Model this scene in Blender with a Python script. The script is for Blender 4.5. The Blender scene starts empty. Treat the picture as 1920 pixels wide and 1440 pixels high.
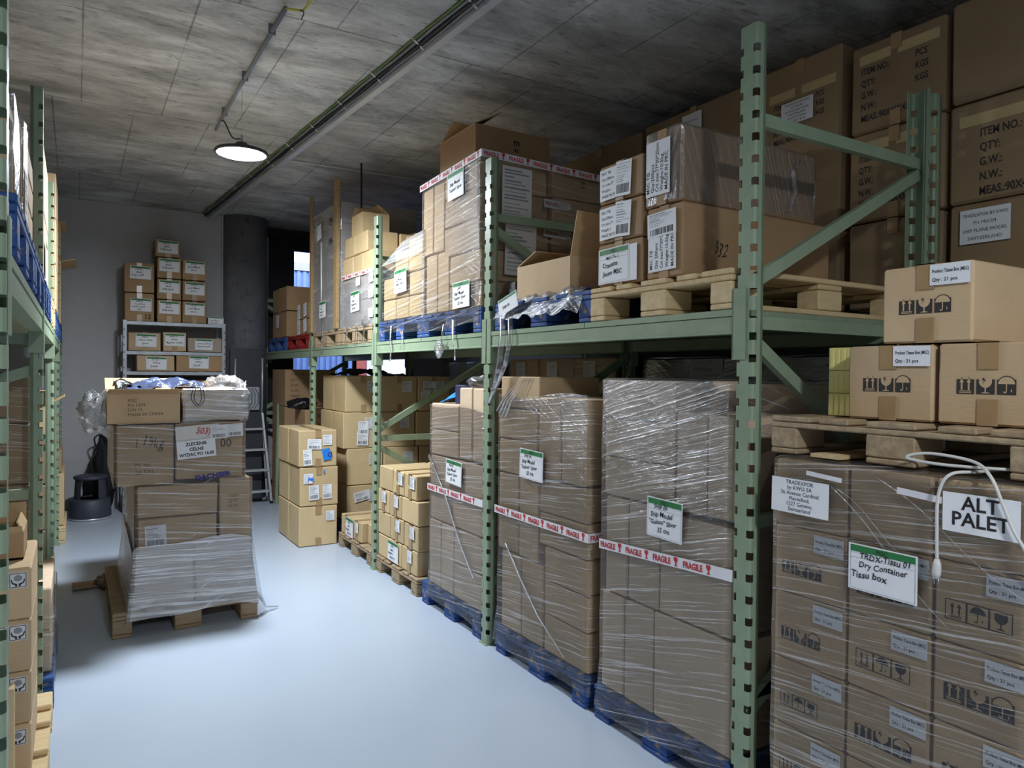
import bpy, math, random
from mathutils import Vector, Matrix
S = bpy.context.scene
C = S.collection
V = Vector
rnd = random.Random(7)

# ------------------------------------------------------------------ materials
def sc(r, g, b):
    f = lambda c: c / 12.92 if c <= .04045 else ((c + .055) / 1.055) ** 2.4
    return (f(r / 255), f(g / 255), f(b / 255), 1)

class NT:
    def __init__(s, name):
        s.m = bpy.data.materials.new(name); s.m.use_nodes = True
        s.t = s.m.node_tree; s.t.nodes.clear()
        s.out = s.n('ShaderNodeOutputMaterial')
    def n(s, typ, **k):
        nd = s.t.nodes.new(typ)
        for a, v in k.items(): setattr(nd, a, v)
        return nd
    def l(s, a, b): s.t.links.new(a, b)
    def val(s, sock, v):
        if isinstance(v, bpy.types.NodeSocket): s.l(v, sock)
        else: sock.default_value = v
    def math(s, op, a, b=0., c=0., clamp=False):
        nd = s.n('ShaderNodeMath', operation=op, use_clamp=clamp)
        s.val(nd.inputs[0], a); s.val(nd.inputs[1], b); s.val(nd.inputs[2], c)
        return nd.outputs[0]
    def mix(s, f, a, b, mode='MIX'):
        nd = s.n('ShaderNodeMix', data_type='RGBA', blend_type=mode)
        s.val(nd.inputs[0], f); s.val(nd.inputs[6], a); s.val(nd.inputs[7], b)
        return nd.outputs[2]
    def obj(s): return s.n('ShaderNodeTexCoord').outputs['Object']
    def xyz(s, v):
        nd = s.n('ShaderNodeSeparateXYZ'); s.l(v, nd.inputs[0]); return nd.outputs
    def vec(s, x, y, z):
        nd = s.n('ShaderNodeCombineXYZ')
        for i, q in enumerate((x, y, z)): s.val(nd.inputs[i], q)
        return nd.outputs[0]
    def scale(s, v, x, y, z):
        nd = s.n('ShaderNodeMapping'); s.l(v, nd.inputs[0]); nd.inputs['Scale'].default_value = (x, y, z)
        return nd.outputs[0]
    def noise(s, v, sc_, det=3, rough=.5, dist=0.):
        nd = s.n('ShaderNodeTexNoise'); s.l(v, nd.inputs['Vector'])
        nd.inputs['Scale'].default_value = sc_; nd.inputs['Detail'].default_value = det
        nd.inputs['Roughness'].default_value = rough; nd.inputs['Distortion'].default_value = dist
        return nd.outputs[0]
    def ramp(s, f, a, b, ca=0., cb=1.):
        nd = s.n('ShaderNodeMapRange'); s.l(f, nd.inputs[0])
        for i, q in enumerate((a, b, ca, cb)): nd.inputs[i + 1].default_value = q
        return nd.outputs[0]
    def bump(s, h, st, d=.01):
        nd = s.n('ShaderNodeBump'); s.l(h, nd.inputs['Height'])
        nd.inputs['Strength'].default_value = st; nd.inputs['Distance'].default_value = d
        return nd.outputs[0]
    def pbr(s, col, rough=.6, metal=0., bump=None, spec=.5, **k):
        nd = s.n('ShaderNodeBsdfPrincipled')
        s.val(nd.inputs['Base Color'], col); s.val(nd.inputs['Roughness'], rough)
        s.val(nd.inputs['Metallic'], metal); nd.inputs['Specular IOR Level'].default_value = spec
        if bump is not None: s.l(bump, nd.inputs['Normal'])
        for a, v in k.items(): s.val(nd.inputs[a], v)
        return nd.outputs[0]
    def end(s, sh): s.l(sh, s.out.inputs[0]); return s.m

M = {}
def plain(name, col, rough=.6, metal=0., spec=.5, var=.08, bs=0.):
    t = NT(name); o = t.obj(); n = t.noise(o, 9, 4)
    c = t.mix(t.ramp(n, .3, .7), tuple(q * (1 - var) for q in col[:3]) + (1,), tuple(min(1, q * (1 + var)) for q in col[:3]) + (1,))
    M[name] = t.end(t.pbr(c, rough, metal, t.bump(t.noise(o, 160, 2), bs) if bs else None, spec))
def card(name, col, var=.10):
    t = NT(name); o = t.obj()
    n = t.noise(o, 4, 4, .6); fib = t.noise(t.scale(o, 40, 40, 300), 1, 2)
    ri = t.n('ShaderNodeObjectInfo').outputs['Random']
    k = t.math('ADD', t.math('MULTIPLY', t.math('SUBTRACT', n, .5), .35), t.math('MULTIPLY', t.math('SUBTRACT', fib, .5), .16))
    k = t.math('ADD', k, t.math('MULTIPLY', t.math('SUBTRACT', ri, .5), var * 2)); k = t.math('ADD', k, 1.)
    nd = t.n('ShaderNodeVectorMath', operation='SCALE'); nd.inputs[0].default_value = col[:3]; t.l(k, nd.inputs[3])
    M[name] = t.end(t.pbr(nd.outputs[0], .72, 0, t.bump(t.noise(t.scale(o, 15, 15, 220), 1, 2), .12, .004), .3))
card('card_tan', sc(198, 170, 134)); card('card_kraft', sc(200, 175, 133)); card('card_pale', sc(214, 190, 162))
card('card_brown', sc(168, 137, 102)); card('card_grey', sc(176, 160, 144)); card('card_big', sc(146, 122, 92)); card('card_inside', sc(190, 160, 118))
plain('ink', sc(38, 34, 36), .7, var=.1); plain('ink_soft', sc(92, 82, 72), .8); plain('ink_blue', sc(36, 34, 130), .6)
plain('print_black', sc(52, 48, 46), .8); plain('red', sc(190, 40, 44), .6); plain('paper', sc(232, 233, 236), .6, var=.03)
plain('paper_old', sc(216, 214, 210), .7, var=.05); plain('green_head', sc(44, 122, 66), .6); plain('grey_print', sc(140, 142, 150), .7)
plain('blue_note', sc(28, 128, 222), .6); plain('tape_brown', sc(166, 136, 98), .25, var=.12); plain('tape_pale', sc(190, 168, 120), .5)
plain('tape_white', sc(224, 222, 226), .35); plain('cord_black', sc(24, 24, 26), .5); plain('cord_white', sc(205, 203, 198), .45)
plain('cord_yellow', sc(200, 190, 60), .5); plain('cord_green', sc(92, 120, 48), .5); plain('cord_grey', sc(120, 122, 128), .5)
plain('steel', sc(176, 180, 186), .35, .9, var=.1); plain('alu', sc(205, 208, 212), .35, .45, var=.06); plain('galv', sc(156, 160, 166), .45, .4, var=.15)
plain('lamp_black', sc(40, 42, 46), .45); plain('stool_grey', sc(58, 62, 74), .55); plain('black_cloth', sc(22, 22, 26), .8, bs=.3)
plain('wall_white', sc(184, 184, 186), .8, var=.03, bs=.05); plain('board_dark', sc(54, 56, 64), .5)
plain('black_frame', sc(26, 27, 34), .5); plain('yellow', sc(244, 232, 150), .5, var=.04); plain('red_paint', sc(150, 32, 36), .6, var=.25)
plain('navy_box', sc(48, 50, 84), .5); plain('container_blue', sc(112, 145, 208), .6); plain('facade', sc(190, 196, 210), .8)
plain('brick_red', sc(150, 78, 74), .8); plain('asphalt', sc(120, 122, 126), .9); plain('plastic_grey', sc(160, 166, 172), .5)

def mat_green():
    t = NT('rack_green'); o = t.obj()
    n = t.noise(o, 7, 5, .65); sc1 = t.noise(t.scale(o, 60, 60, 14), 1, 3)
    c = t.mix(t.ramp(n, .35, .7), sc(132, 150, 124), sc(146, 163, 137))
    c = t.mix(t.ramp(sc1, .70, .80), c, sc(176, 188, 166))
    M['rack_green'] = t.end(t.pbr(c, .42, 0, t.bump(n, .05), .5))
mat_green()
def mat_wood(name, a, b, paint=None, wear=.5):
    t = NT(name); o = t.obj()
    g = t.noise(t.scale(o, 3, 40, 40), 1, 5, .6, .6); st = t.noise(o, 5, 4)
    ri = t.n('ShaderNodeObjectInfo').outputs['Random']
    c = t.mix(t.ramp(g, .3, .7), a, b); c = t.mix(t.ramp(st, .55, .8, 0, .5), c, tuple(q * .5 for q in a[:3]) + (1,))
    c = t.mix(t.math('MULTIPLY', ri, .3), c, (.75, .62, .45, 1), 'MULTIPLY')
    if paint:
        w = t.noise(o, 14, 6, .7); w2 = t.noise(t.scale(o, 4, 30, 30), 1, 3)
        f = t.ramp(t.math('ADD', w, t.math('MULTIPLY', w2, .4)), wear + .17, wear + .27)
        c = t.mix(f, t.mix(t.ramp(st, .3, .7), paint, tuple(q * .7 for q in paint[:3]) + (1,)), c)
    M[name] = t.end(t.pbr(c, .7, 0, t.bump(g, .25, .004), .3))
mat_wood('wood_new', sc(205, 178, 132), sc(226, 204, 164)); mat_wood('wood_old', sc(142, 122, 98), sc(178, 158, 128))
mat_wood('wood_blue', sc(150, 120, 84), sc(186, 158, 112), sc(54, 88, 148), .62)
mat_wood('wood_red', sc(150, 120, 84), sc(186, 158, 112), sc(140, 26, 30), .62)
mat_wood('wood_post', sc(150, 124, 86), sc(176, 150, 110))

def mat_film(name, base, streak, tilt, zs=55., white=.93, dense=.52, tint=None, rgh=.22):
    t = NT(name); o = t.obj(); x, y, z = t.xyz(o)
    s = t.math('ADD', x, y); s2 = t.math('SUBTRACT', x, y)
    big = t.noise(o, 3.2, 3, .6)
    zz = t.math('ADD', t.math('MULTIPLY', z, zs), t.math('MULTIPLY', s, tilt * zs))
    zz = t.math('ADD', zz, t.math('MULTIPLY', big, 2.2))
    a = t.noise(t.vec(t.math('MULTIPLY', s, 1.3), zz, t.math('MULTIPLY', s2, .9)), 1, 4, .68)
    zb = t.math('ADD', t.math('MULTIPLY', z, zs * .6), t.math('MULTIPLY', s, -.55 * zs * .6))
    b = t.noise(t.vec(t.math('MULTIPLY', s, 1.6), zb, 3.7), 1, 4, .66)
    st = t.math('MAXIMUM', t.ramp(a, dense, dense + .12), t.math('MULTIPLY', t.ramp(b, dense + .1, dense + .26), t.ramp(big, .45, .65)))
    f = t.math('ADD', t.math('MULTIPLY', st, t.math('MULTIPLY', t.ramp(big, .2, .75, .45, 1.1), streak)), base, clamp=True)
    nb = t.bump(t.math('ADD', a, t.math('MULTIPLY', b, .7)), .55, .012)
    tr = t.n('ShaderNodeBsdfTransparent'); tr.inputs[0].default_value = tint or (.97, .97, .97, 1)
    col = (white, white, white * 1.02, 1) if tint is None else (.05, .05, .06, 1)
    df = t.n('ShaderNodeBsdfDiffuse'); df.inputs[0].default_value = col; t.l(nb, df.inputs['Normal'])
    gl = t.n('ShaderNodeBsdfGlossy'); gl.inputs[0].default_value = (.95, .96, 1, 1); gl.inputs['Roughness'].default_value = rgh; t.l(nb, gl.inputs['Normal'])
    m1 = t.n('ShaderNodeMixShader'); m1.inputs[0].default_value = .35; t.l(df.outputs[0], m1.inputs[1]); t.l(gl.outputs[0], m1.inputs[2])
    m2 = t.n('ShaderNodeMixShader'); t.l(f, m2.inputs[0]); t.l(tr.outputs[0], m2.inputs[1]); t.l(m1.outputs[0], m2.inputs[2])
    fr = t.n('ShaderNodeFresnel'); fr.inputs[0].default_value = 1.35; t.l(nb, fr.inputs['Normal'])
    m3 = t.n('ShaderNodeMixShader'); t.l(t.math('MULTIPLY', fr.outputs[0], .8), m3.inputs[0]); t.l(m2.outputs[0], m3.inputs[1]); t.l(gl.outputs[0], m3.inputs[2])
    M[name] = t.end(m3.outputs[0])
mat_film('film', .035, .62, .10, zs=110., dense=.55); mat_film('film_diag', .045, .66, .26, zs=105., dense=.55); mat_film('film_thick', .30, .50, .05, zs=90., dense=.48)
mat_film('film_grey', .36, .30, .02, zs=18, white=.80); mat_film('film_bunch', .07, .5, .6, zs=70, dense=.50, white=.85)
mat_film('film_vert', .10, .30, 3.0, zs=24, white=.85); mat_film('film_clear', .03, .22, .1)
mat_film('film_black', .93, .3, .15, zs=60, tint=(.05, .05, .06, 1), rgh=.18)
def mat_bag(name, col, rough):
    t = NT(name); o = t.obj()
    n = t.noise(o, 16, 3, .55, .8)
    M[name] = t.end(t.pbr(col, rough, 0, t.bump(n, .8, .02), .7))
mat_bag('bag_navy', sc(66, 76, 106), .26); mat_bag('bag_black', sc(18, 18, 24), .3)
mat_bag('junk', sc(130, 118, 104), .5)

def mat_floor():
    t = NT('floor_epoxy'); o = t.obj()
    n = t.noise(o, .9, 4, .6); sp = t.noise(o, 30, 3, .7); scf = t.noise(t.scale(o, 6, 1.4, 1), 1, 5, .7, .4)
    c = t.mix(t.ramp(n, .3, .7), sc(180, 192, 208), sc(187, 198, 213))
    c = t.mix(t.ramp(scf, .66, .90, 0, .12), c, sc(150, 152, 158)); c = t.mix(t.ramp(sp, .80, .84, 0, .3), c, sc(120, 120, 122))
    r = t.ramp(n, .2, .8, .27, .31)
    M['floor_epoxy'] = t.end(t.pbr(c, r, 0, t.bump(t.noise(o, 5, 3), .03), .45))
mat_floor()
def mat_concrete(name, lo, hi, joints):
    t = NT(name); o = t.obj(); x, y, z = t.xyz(o)
    st = t.noise(t.scale(o, 1.5, 3.4, 1), 1, 7, .72, .4); bl = t.noise(o, .75, 3, .55); fine = t.noise(t.scale(o, 8, 30, 8), 1, 6, .74)
    c = t.mix(t.ramp(st, .36, .62), lo, hi)
    c = t.mix(t.ramp(bl, .42, .64, 0, .55), c, sc(150, 148, 143), 'MIX')
    c = t.mix(t.ramp(fine, .55, .68, 0, .7), c, tuple(q * .42 for q in lo[:3]) + (1,))
    c = t.mix(t.ramp(t.noise(o, 70, 3), .35, .7), c, t.mix(.86, c, (1, 1, 1, 1)), 'MULTIPLY')
    h = fine
    if joints:
        def dist(v, off, per):
            q = t.math('FRACT', t.math('ADD', t.math('DIVIDE', t.math('SUBTRACT', v, off), per), 100.5))
            return t.math('MULTIPLY', t.math('ABSOLUTE', t.math('SUBTRACT', q, .5)), per)
        row = t.math('FLOOR', t.math('DIVIDE', t.math('SUBTRACT', y, 3.77), 1.94))
        xs = t.math('ADD', x, t.math('MULTIPLY', t.math('MODULO', row, 2.), .17))
        wob = t.math('MULTIPLY', t.math('SUBTRACT', t.noise(o, 11, 2), .5), .008)
        j1 = t.ramp(t.math('ADD', dist(xs, .03, .49), wob), .002, .006, 1, 0); j2 = t.ramp(t.math('ADD', dist(y, 3.77, 1.94), wob), .003, .008, 1, 0)
        ex = t.ramp(t.noise(o, 1.9, 3), .34, .5)
        j = t.math('MAXIMUM', t.math('MULTIPLY', j1, ex), j2)
        c = t.mix(t.math('MULTIPLY', j, .55), c, sc(86, 80, 74))
        h = t.math('SUBTRACT', fine, t.math('MULTIPLY', j, .8))
    M[name] = t.end(t.pbr(c, .85, 0, t.bump(h, .35, .01), .25))
mat_concrete('concrete_ceiling', sc(152, 152, 149), sc(226, 227, 224), True)
mat_concrete('concrete_column', sc(100, 102, 110), sc(124, 126, 134), False)
def mat_emit(name, col, st):
    t = NT(name); e = t.n('ShaderNodeEmission'); e.inputs[0].default_value = col; e.inputs[1].default_value = st
    M[name] = t.end(e.outputs[0])
LAMP = 540.
mat_emit('lamp_lens', (.84, .92, 1, 1), LAMP); mat_emit('added_lamp_lens', (.90, .95, 1, 1), LAMP * .72)
def mat_glass():
    t = NT('glass'); tr = t.n('ShaderNodeBsdfTransparent'); gl = t.n('ShaderNodeBsdfGlossy'); gl.inputs['Roughness'].default_value = .02
    fr = t.n('ShaderNodeFresnel'); fr.inputs[0].default_value = 1.45; m = t.n('ShaderNodeMixShader')
    tr.inputs[0].default_value = (.92, .95, 1, 1)
    t.l(fr.outputs[0], m.inputs[0]); t.l(tr.outputs[0], m.inputs[1]); t.l(gl.outputs[0], m.inputs[2]); M['glass'] = t.end(m.outputs[0])
mat_glass()

# ------------------------------------------------------------------ mesh builder
GC = {}
def glyphs(s, bold=0.):
    k = (s, bold)
    if k not in GC:
        cu = bpy.data.curves.new('t', 'FONT'); cu.body = s; cu.size = 1; cu.offset = bold; cu.resolution_u = 2; cu.fill_mode = 'FRONT'
        ob = bpy.data.objects.new('t', cu); me = bpy.data.meshes.new_from_object(ob)
        GC[k] = ([tuple(v.co[:2]) for v in me.vertices], [tuple(p.vertices) for p in me.polygons])
        bpy.data.objects.remove(ob); bpy.data.curves.remove(cu); bpy.data.meshes.remove(me)
    return GC[k]
FACE = {'a': (V((0, -1, 0)), V((0, 0, 1)), V((-1, 0, 0))),      # seen from the aisle on the rack side (-X)
        'f': (V((1, 0, 0)), V((0, 0, 1)), V((0, -1, 0))),       # facing the camera end (-Y)
        'r': (V((0, 1, 0)), V((0, 0, 1)), V((1, 0, 0))),        # +X
        't': (V((1, 0, 0)), V((0, 1, 0)), V((0, 0, 1)))}
WO = {}
class MB:
    def __init__(s, xf=None): s.v = []; s.f = []; s.m = []; s.mats = []; s.xf = xf; s.smooth = set()
    def mi(s, k):
        if k not in s.mats: s.mats.append(k)
        return s.mats.index(k)
    def add(s, vs, fs, mat, smooth=False):
        b = len(s.v); s.v += [V(p) for p in vs]; i = s.mi(mat)
        for f in fs:
            if smooth: s.smooth.add(len(s.f))
            s.f.append(tuple(b + q for q in f)); s.m.append(i)
    def poly(s, pts, mat): s.add(pts, [tuple(range(len(pts)))], mat)
    def box(s, a, b, mat, bev=0., jit=0.):
        x0, y0, z0 = a; x1, y1, z1 = b
        if not bev:
            vs = [(x, y, z) for z in (z0, z1) for y in (y0, y1) for x in (x0, x1)]
            s.add(vs, [(0, 2, 3, 1), (4, 5, 7, 6), (0, 1, 5, 4), (2, 6, 7, 3), (0, 4, 6, 2), (1, 3, 7, 5)], mat); return
        e = min(bev, (x1 - x0) / 3, (y1 - y0) / 3, (z1 - z0) / 3); vs = []; ix = {}
        for sx in (0, 1):
            for sy in (0, 1):
                for sz in (0, 1):
                    c = (x1 if sx else x0, y1 if sy else y0, z1 if sz else z0)
                    j = V([rnd.uniform(0, jit) * (-1 if q else 1) for q in (sx, sy, sz)])
                    for ax in range(3):
                        p = list(c)
                        for q in range(3):
                            if q != ax: p[q] += (-e if (sx, sy, sz)[q] else e)
                        ix[(sx, sy, sz, ax)] = len(vs); vs.append(V(p) + j)
        fs = []
        for ax in range(3):
            o = [q for q in range(3) if q != ax]
            for sd in (0, 1):
                def k(p, q):
                    t = [0, 0, 0]; t[ax] = sd; t[o[0]] = p; t[o[1]] = q; return ix[(*t, ax)]
                fs.append((k(0, 0), k(1, 0), k(1, 1), k(0, 1)))
        for ax in range(3):                                   # edges along ax
            o = [q for q in range(3) if q != ax]
            for p in (0, 1):
                for q in (0, 1):
                    t0 = [0, 0, 0]; t0[o[0]] = p; t0[o[1]] = q; t1 = list(t0); t1[ax] = 1
                    fs.append((ix[(*t0, o[0])], ix[(*t1, o[0])], ix[(*t1, o[1])], ix[(*t0, o[1])]))
        for c in [(a_, b_, c_) for a_ in (0, 1) for b_ in (0, 1) for c_ in (0, 1)]:
            fs.append((ix[(*c, 0)], ix[(*c, 1)], ix[(*c, 2)]))
        cen = V(((x0 + x1) / 2, (y0 + y1) / 2, (z0 + z1) / 2)); out = []
        for f in fs:
            p = [vs[i] for i in f]; n = (p[1] - p[0]).cross(p[2] - p[0]); m = sum(p, V((0, 0, 0))) / len(p)
            out.append(f if n.dot(m - cen) > 0 else tuple(reversed(f)))
        s.add(vs, out, mat)
    def rect(s, P, face, w, h, mat, rot=0., off=0.):
        u, v, n = FACE[face]; P = V(P)
        c, sn = math.cos(rot), math.sin(rot)
        a = lambda x, y: P + u * (x * c - y * sn) + v * (x * sn + y * c) + n * off
        s.poly([a(0, 0), a(w, 0), a(w, h), a(0, h)], mat)
    def text(s, P, face, txt, h, mat, align='l', rot=0., bold=0., sx=1., shear=0., jit=0., off=.0012, maxw=None):
        u, v, n = FACE[face]; P = V(P); c, sn = math.cos(rot), math.sin(rot)
        vs, fs = glyphs(txt, bold)
        if not vs: return
        k = h / .73; xs = [p[0] for p in vs]; w = max(xs) * k * sx
        if maxw and w > maxw: sx *= maxw / w; w = maxw
        dx = {'l': 0, 'c': -w / 2, 'r': -w}[align]; o = []
        for px, py in vs:
            x = px * k * sx + py * k * shear + dx; y = py * k
            if jit: y += jit * h * math.sin(px * 2.1 + len(txt)) ; x += jit * h * .3 * math.sin(px * 5 + py * 3)
            o.append(P + u * (x * c - y * sn) + v * (x * sn + y * c) + n * off)
        s.add(o, fs, mat)
    def shape(s, P, face, pts, k, mat, rot=0., off=.0012):
        u, v, n = FACE[face]; P = V(P); c, sn = math.cos(rot), math.sin(rot)
        s.poly([P + u * ((x * c - y * sn) * k) + v * ((x * sn + y * c) * k) + n * off for x, y in pts], mat)
    def lathe(s, c, prof, mat, seg=32, a0=0., a1=2 * math.pi, smooth=True, axis=None):
        full = abs(a1 - a0 - 2 * math.pi) < 1e-6; ns = seg if full else seg + 1; vs = []; c = V(c)
        for i in range(ns):
            a = a0 + (a1 - a0) * i / seg
            for r, z in prof: vs.append(c + V((r * math.cos(a), r * math.sin(a), z)))
        m = len(prof); fs = []
        for i in range(seg):
            j = (i + 1) % ns
            for q in range(m - 1): fs.append((i * m + q, j * m + q, j * m + q + 1, i * m + q + 1))
        s.add(vs, fs, mat, smooth)
    def tube(s, pts, r, mat, seg=8, smooth=True, flat=1.):
        pts = [V(p) for p in pts]; vs = []; n = len(pts); up = V((.31, .17, .93))
        for i, p in enumerate(pts):
            d = (pts[min(i + 1, n - 1)] - pts[max(i - 1, 0)]).normalized()
            if abs(d.dot(up)) > .97: up = V((.9, .3, .1))
            a = d.cross(up).normalized(); b = a.cross(d)
            rr = r[i] if isinstance(r, (list, tuple)) else r
            for q in range(seg):
                t = 2 * math.pi * q / seg; vs.append(p + a * (rr * math.cos(t)) + b * (rr * math.sin(t) * flat))
        fs = [(i * seg + q, i * seg + (q + 1) % seg, (i + 1) * seg + (q + 1) % seg, (i + 1) * seg + q) for i in range(n - 1) for q in range(seg)]
        fs += [tuple(reversed(range(seg))), tuple((n - 1) * seg + q for q in range(seg))]
        s.add(vs, fs, mat, smooth)
    def bar(s, a, b, w, h, mat, up=V((0, 0, 1))):
        a, b = V(a), V(b); d = (b - a).normalized()
        x = d.cross(up); x = x.normalized() if x.length > 1e-4 else V((1, 0, 0)); y = x.cross(d)
        vs = [p + x * (w / 2 * i) + y * (h / 2 * j) for p in (a, b) for i, j in ((-1, -1), (1, -1), (1, 1), (-1, 1))]
        s.add(vs, [(0, 1, 2, 3), (7, 6, 5, 4), (0, 4, 5, 1), (1, 5, 6, 2), (2, 6, 7, 3), (3, 7, 4, 0)], mat)
    def mesh(s, name, org):
        me = bpy.data.meshes.new(name); X = s.xf
        me.from_pydata([((X @ p) if X else p) - org for p in s.v], [], s.f)
        for k in s.mats: me.materials.append(M[k])
        me.polygons.foreach_set('material_index', s.m)
        for i in s.smooth: me.polygons[i].use_smooth = True
        me.update(); return me
    def build(s, name, parent=None, origin=None):
        vs = [(s.xf @ p) if s.xf else p for p in s.v]
        lo = V([min(p[i] for p in vs) for i in range(3)]); hi = V([max(p[i] for p in vs) for i in range(3)])
        org = V(origin) if origin is not None else V(((lo.x + hi.x) / 2, (lo.y + hi.y) / 2, lo.z))
        ob = bpy.data.objects.new(name, s.mesh(name, org)); C.objects.link(ob); WO[ob] = org
        if parent: ob.parent = parent; ob.location = org - WO[parent]
        else: ob.location = org
        return ob
def tag(o, label, cat, group=None, kind=None):
    if label: o['label'] = label
    if cat: o['category'] = cat
    if group: o['group'] = group
    if kind: o['kind'] = kind
    return o
def empty(name, loc, label, cat, group=None):
    o = bpy.data.objects.new(name, None); C.objects.link(o); o.location = loc; o.empty_display_size = .1; WO[o] = V(loc)
    return tag(o, label, cat, group)
def struct(name, mb):
    o = mb.build(name); o['kind'] = 'structure'; return o
def bx(name, a, b, mat, parent=None, bev=0.):
    m = MB(); m.box(a, b, mat, bev); return m.build(name, parent)

# ------------------------------------------------------------------ pictograms and papers
def circ(cx, cy, r, a0=0, a1=360, n=14, ry=None):
    return [(cx + r * math.cos(math.radians(a0 + (a1 - a0) * i / n)), cy + (ry or r) * math.sin(math.radians(a0 + (a1 - a0) * i / n))) for i in range(n + 1)]
ARROW = [(-.05, 0), (.05, 0), (.05, .45), (.13, .45), (0, .72), (-.13, .45), (-.05, .45)]
def ic_arrows(mb, P, f, k, mat, off, bar=True):
    for dx in (.3, .7): mb.shape(P, f, [(x + dx, y + (.24 if bar else .18)) for x, y in ARROW], k, mat, off=off)
    for y in ((.06, .15) if bar else (.1,)): mb.shape(P, f, [(.16, y), (.84, y), (.84, y + .05), (.16, y + .05)], k, mat, off=off)
def ic_glass(mb, P, f, k, mat, off, crack=None):
    mb.shape(P, f, [(.16, .98), (.14, .7)] + [(.2, .55), (.34, .42), (.46, .38), (.46, .14), (.28, .1), (.28, .06), (.72, .06), (.72, .1), (.54, .14), (.54, .38), (.66, .42), (.8, .55), (.86, .7), (.84, .98)], k, mat, off=off)
    if crack: mb.shape(P, f, [(.36, .96), (.3, .8), (.44, .84), (.34, .6), (.54, .88), (.42, .86), (.46, .97)], k, crack, off=off + .0004)
def ic_umbrella(mb, P, f, k, mat, off):
    mb.shape(P, f, circ(.5, .62, .44, 0, 180, 12, .42), k, mat, off=off)
    mb.shape(P, f, [(.47, .2), (.53, .2), (.53, .64), (.47, .64)], k, mat, off=off)
    mb.shape(P, f, [(.47, .22), (.53, .22), (.5, .12), (.42, .08), (.34, .12), (.33, .2), (.38, .2), (.4, .14)], k, mat, off=off)
    mb.shape(P, f, [(.76, .14), (.8, .22), (.77, .36), (.72, .22)], k, mat, off=off)
def icons_filled(mb, P, f, k, cut, ink='print_black', gap=.1):
    u = FACE[f][0]
    for i, fn in enumerate((ic_arrows, ic_glass, ic_umbrella)):
        Q = V(P) + u * (k * (1 + gap) * i)
        mb.shape(Q, f, [(0, 0), (1, 0), (1, .88), (0, .88)], k, ink, off=.0008)
        if i == 2: mb.shape(Q, f, circ(.5, .66, .48, 0, 180, 12, .44), k, ink, off=.0009)
        if i == 0:
            for dx in (.3, .7): mb.shape(Q, f, [(dx - .16, .66), (dx + .16, .66), (dx, 1.02)], k, ink, off=.0009)
        if fn is ic_glass: fn(mb, Q, f, k, cut, .0014, ink)
        else: fn(mb, Q, f, k, cut, .0014)
def icons_outline(mb, P, f, k, ink='print_black'):
    u, v, n = FACE[f]; P = V(P); w = .045
    for i, fn in enumerate((ic_arrows, ic_umbrella, ic_glass)):
        Q = P + u * (k * i)
        for pts in ([(0, 0), (1, 0), (1, w), (0, w)], [(0, 1 - w), (1, 1 - w), (1, 1), (0, 1)], [(0, w), (w, w), (w, 1 - w), (0, 1 - w)], [(1 - w, w), (1, w), (1, 1 - w), (1 - w, 1 - w)]):
            mb.shape(Q, f, pts, k, ink, off=.0008)
        fn(mb, Q + u * (k * .1) + v * (k * .08), f, k * .8, ink, .0008)
def barcode(mb, P, f, w, h, r, mat='ink'):
    u = FACE[f][0]; x = 0.
    while x < w:
        b = r.uniform(.012, .05) * w
        mb.rect(V(P) + u * x, f, min(b, w - x), h, mat, off=.0012); x += b + r.uniform(.015, .05) * w
def shift(P, f, du, dv, dn=0.):
    u, v, n = FACE[f]; return V(P) + u * du + v * dv + n * dn
def sheet(parent, P, f, w, h, head=None, lines=(), rot=0., name='label_sheet', label=None, small=False):
    """white sheet with a green header band and hand lettering; P is its lower corner as seen"""
    mb = MB(); c, sn = math.cos(rot), math.sin(rot); u, v, n = FACE[f]
    A = lambda x, y: V(P) + u * (x * c - y * sn) + v * (x * sn + y * c)
    mb.rect(P, f, w, h, 'paper', rot)
    hb = h * .14
    mb.rect(A(w * .03, h * .97 - hb), f, w * .94, hb, 'green_head', rot, .0006)
    if head: mb.text(A(w * .5, h * .97 - hb * .85), f, head, hb * .72, 'ink', 'c', rot)
    for x0, y0, ww, hh in ((.03, .03, .94, .006), (.03, .03, .006, .8), (.964, .03, .006, .8), (.03, .70, .94, .005), (.03, .8, .94, .004)):
        mb.rect(A(w * x0, h * y0), f, w * ww, h * hh, 'grey_print', rot, .0005)
    for (x, y, th, tx) in lines:
        mb.text(A(w * x, h * y), f, tx, h * th, 'ink', 'l', rot + .03, bold=.012, shear=.12, jit=.10, maxw=w * (.98 - x))
    o = mb.build(name, parent)
    if label: o['label'] = label
    return o
def ship_label(parent, P, f, w, h, rot=0., seed=1, bars=True, name='shipping_label', mat='paper'):
    r = random.Random(seed); mb = MB(); c, sn = math.cos(rot), math.sin(rot); u, v, n = FACE[f]
    A = lambda x, y: V(P) + u * (x * c - y * sn) + v * (x * sn + y * c)
    mb.rect(P, f, w, h, mat, rot)
    y = .93
    while y > (.42 if bars else .08):
        ln = r.uniform(.3, .86); mb.rect(A(w * .07, h * y - h * .02), f, w * ln, h * r.choice((.012, .018, .03)), 'grey_print', rot, .0006); y -= r.uniform(.05, .09)
    if bars:
        x = .1
        while x < .86:
            b = r.uniform(.012, .04); mb.rect(A(w * x, h * .08), f, w * b, h * .26, 'ink', rot, .0006); x += b + r.uniform(.012, .04)
    return mb.build(name, parent)
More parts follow.
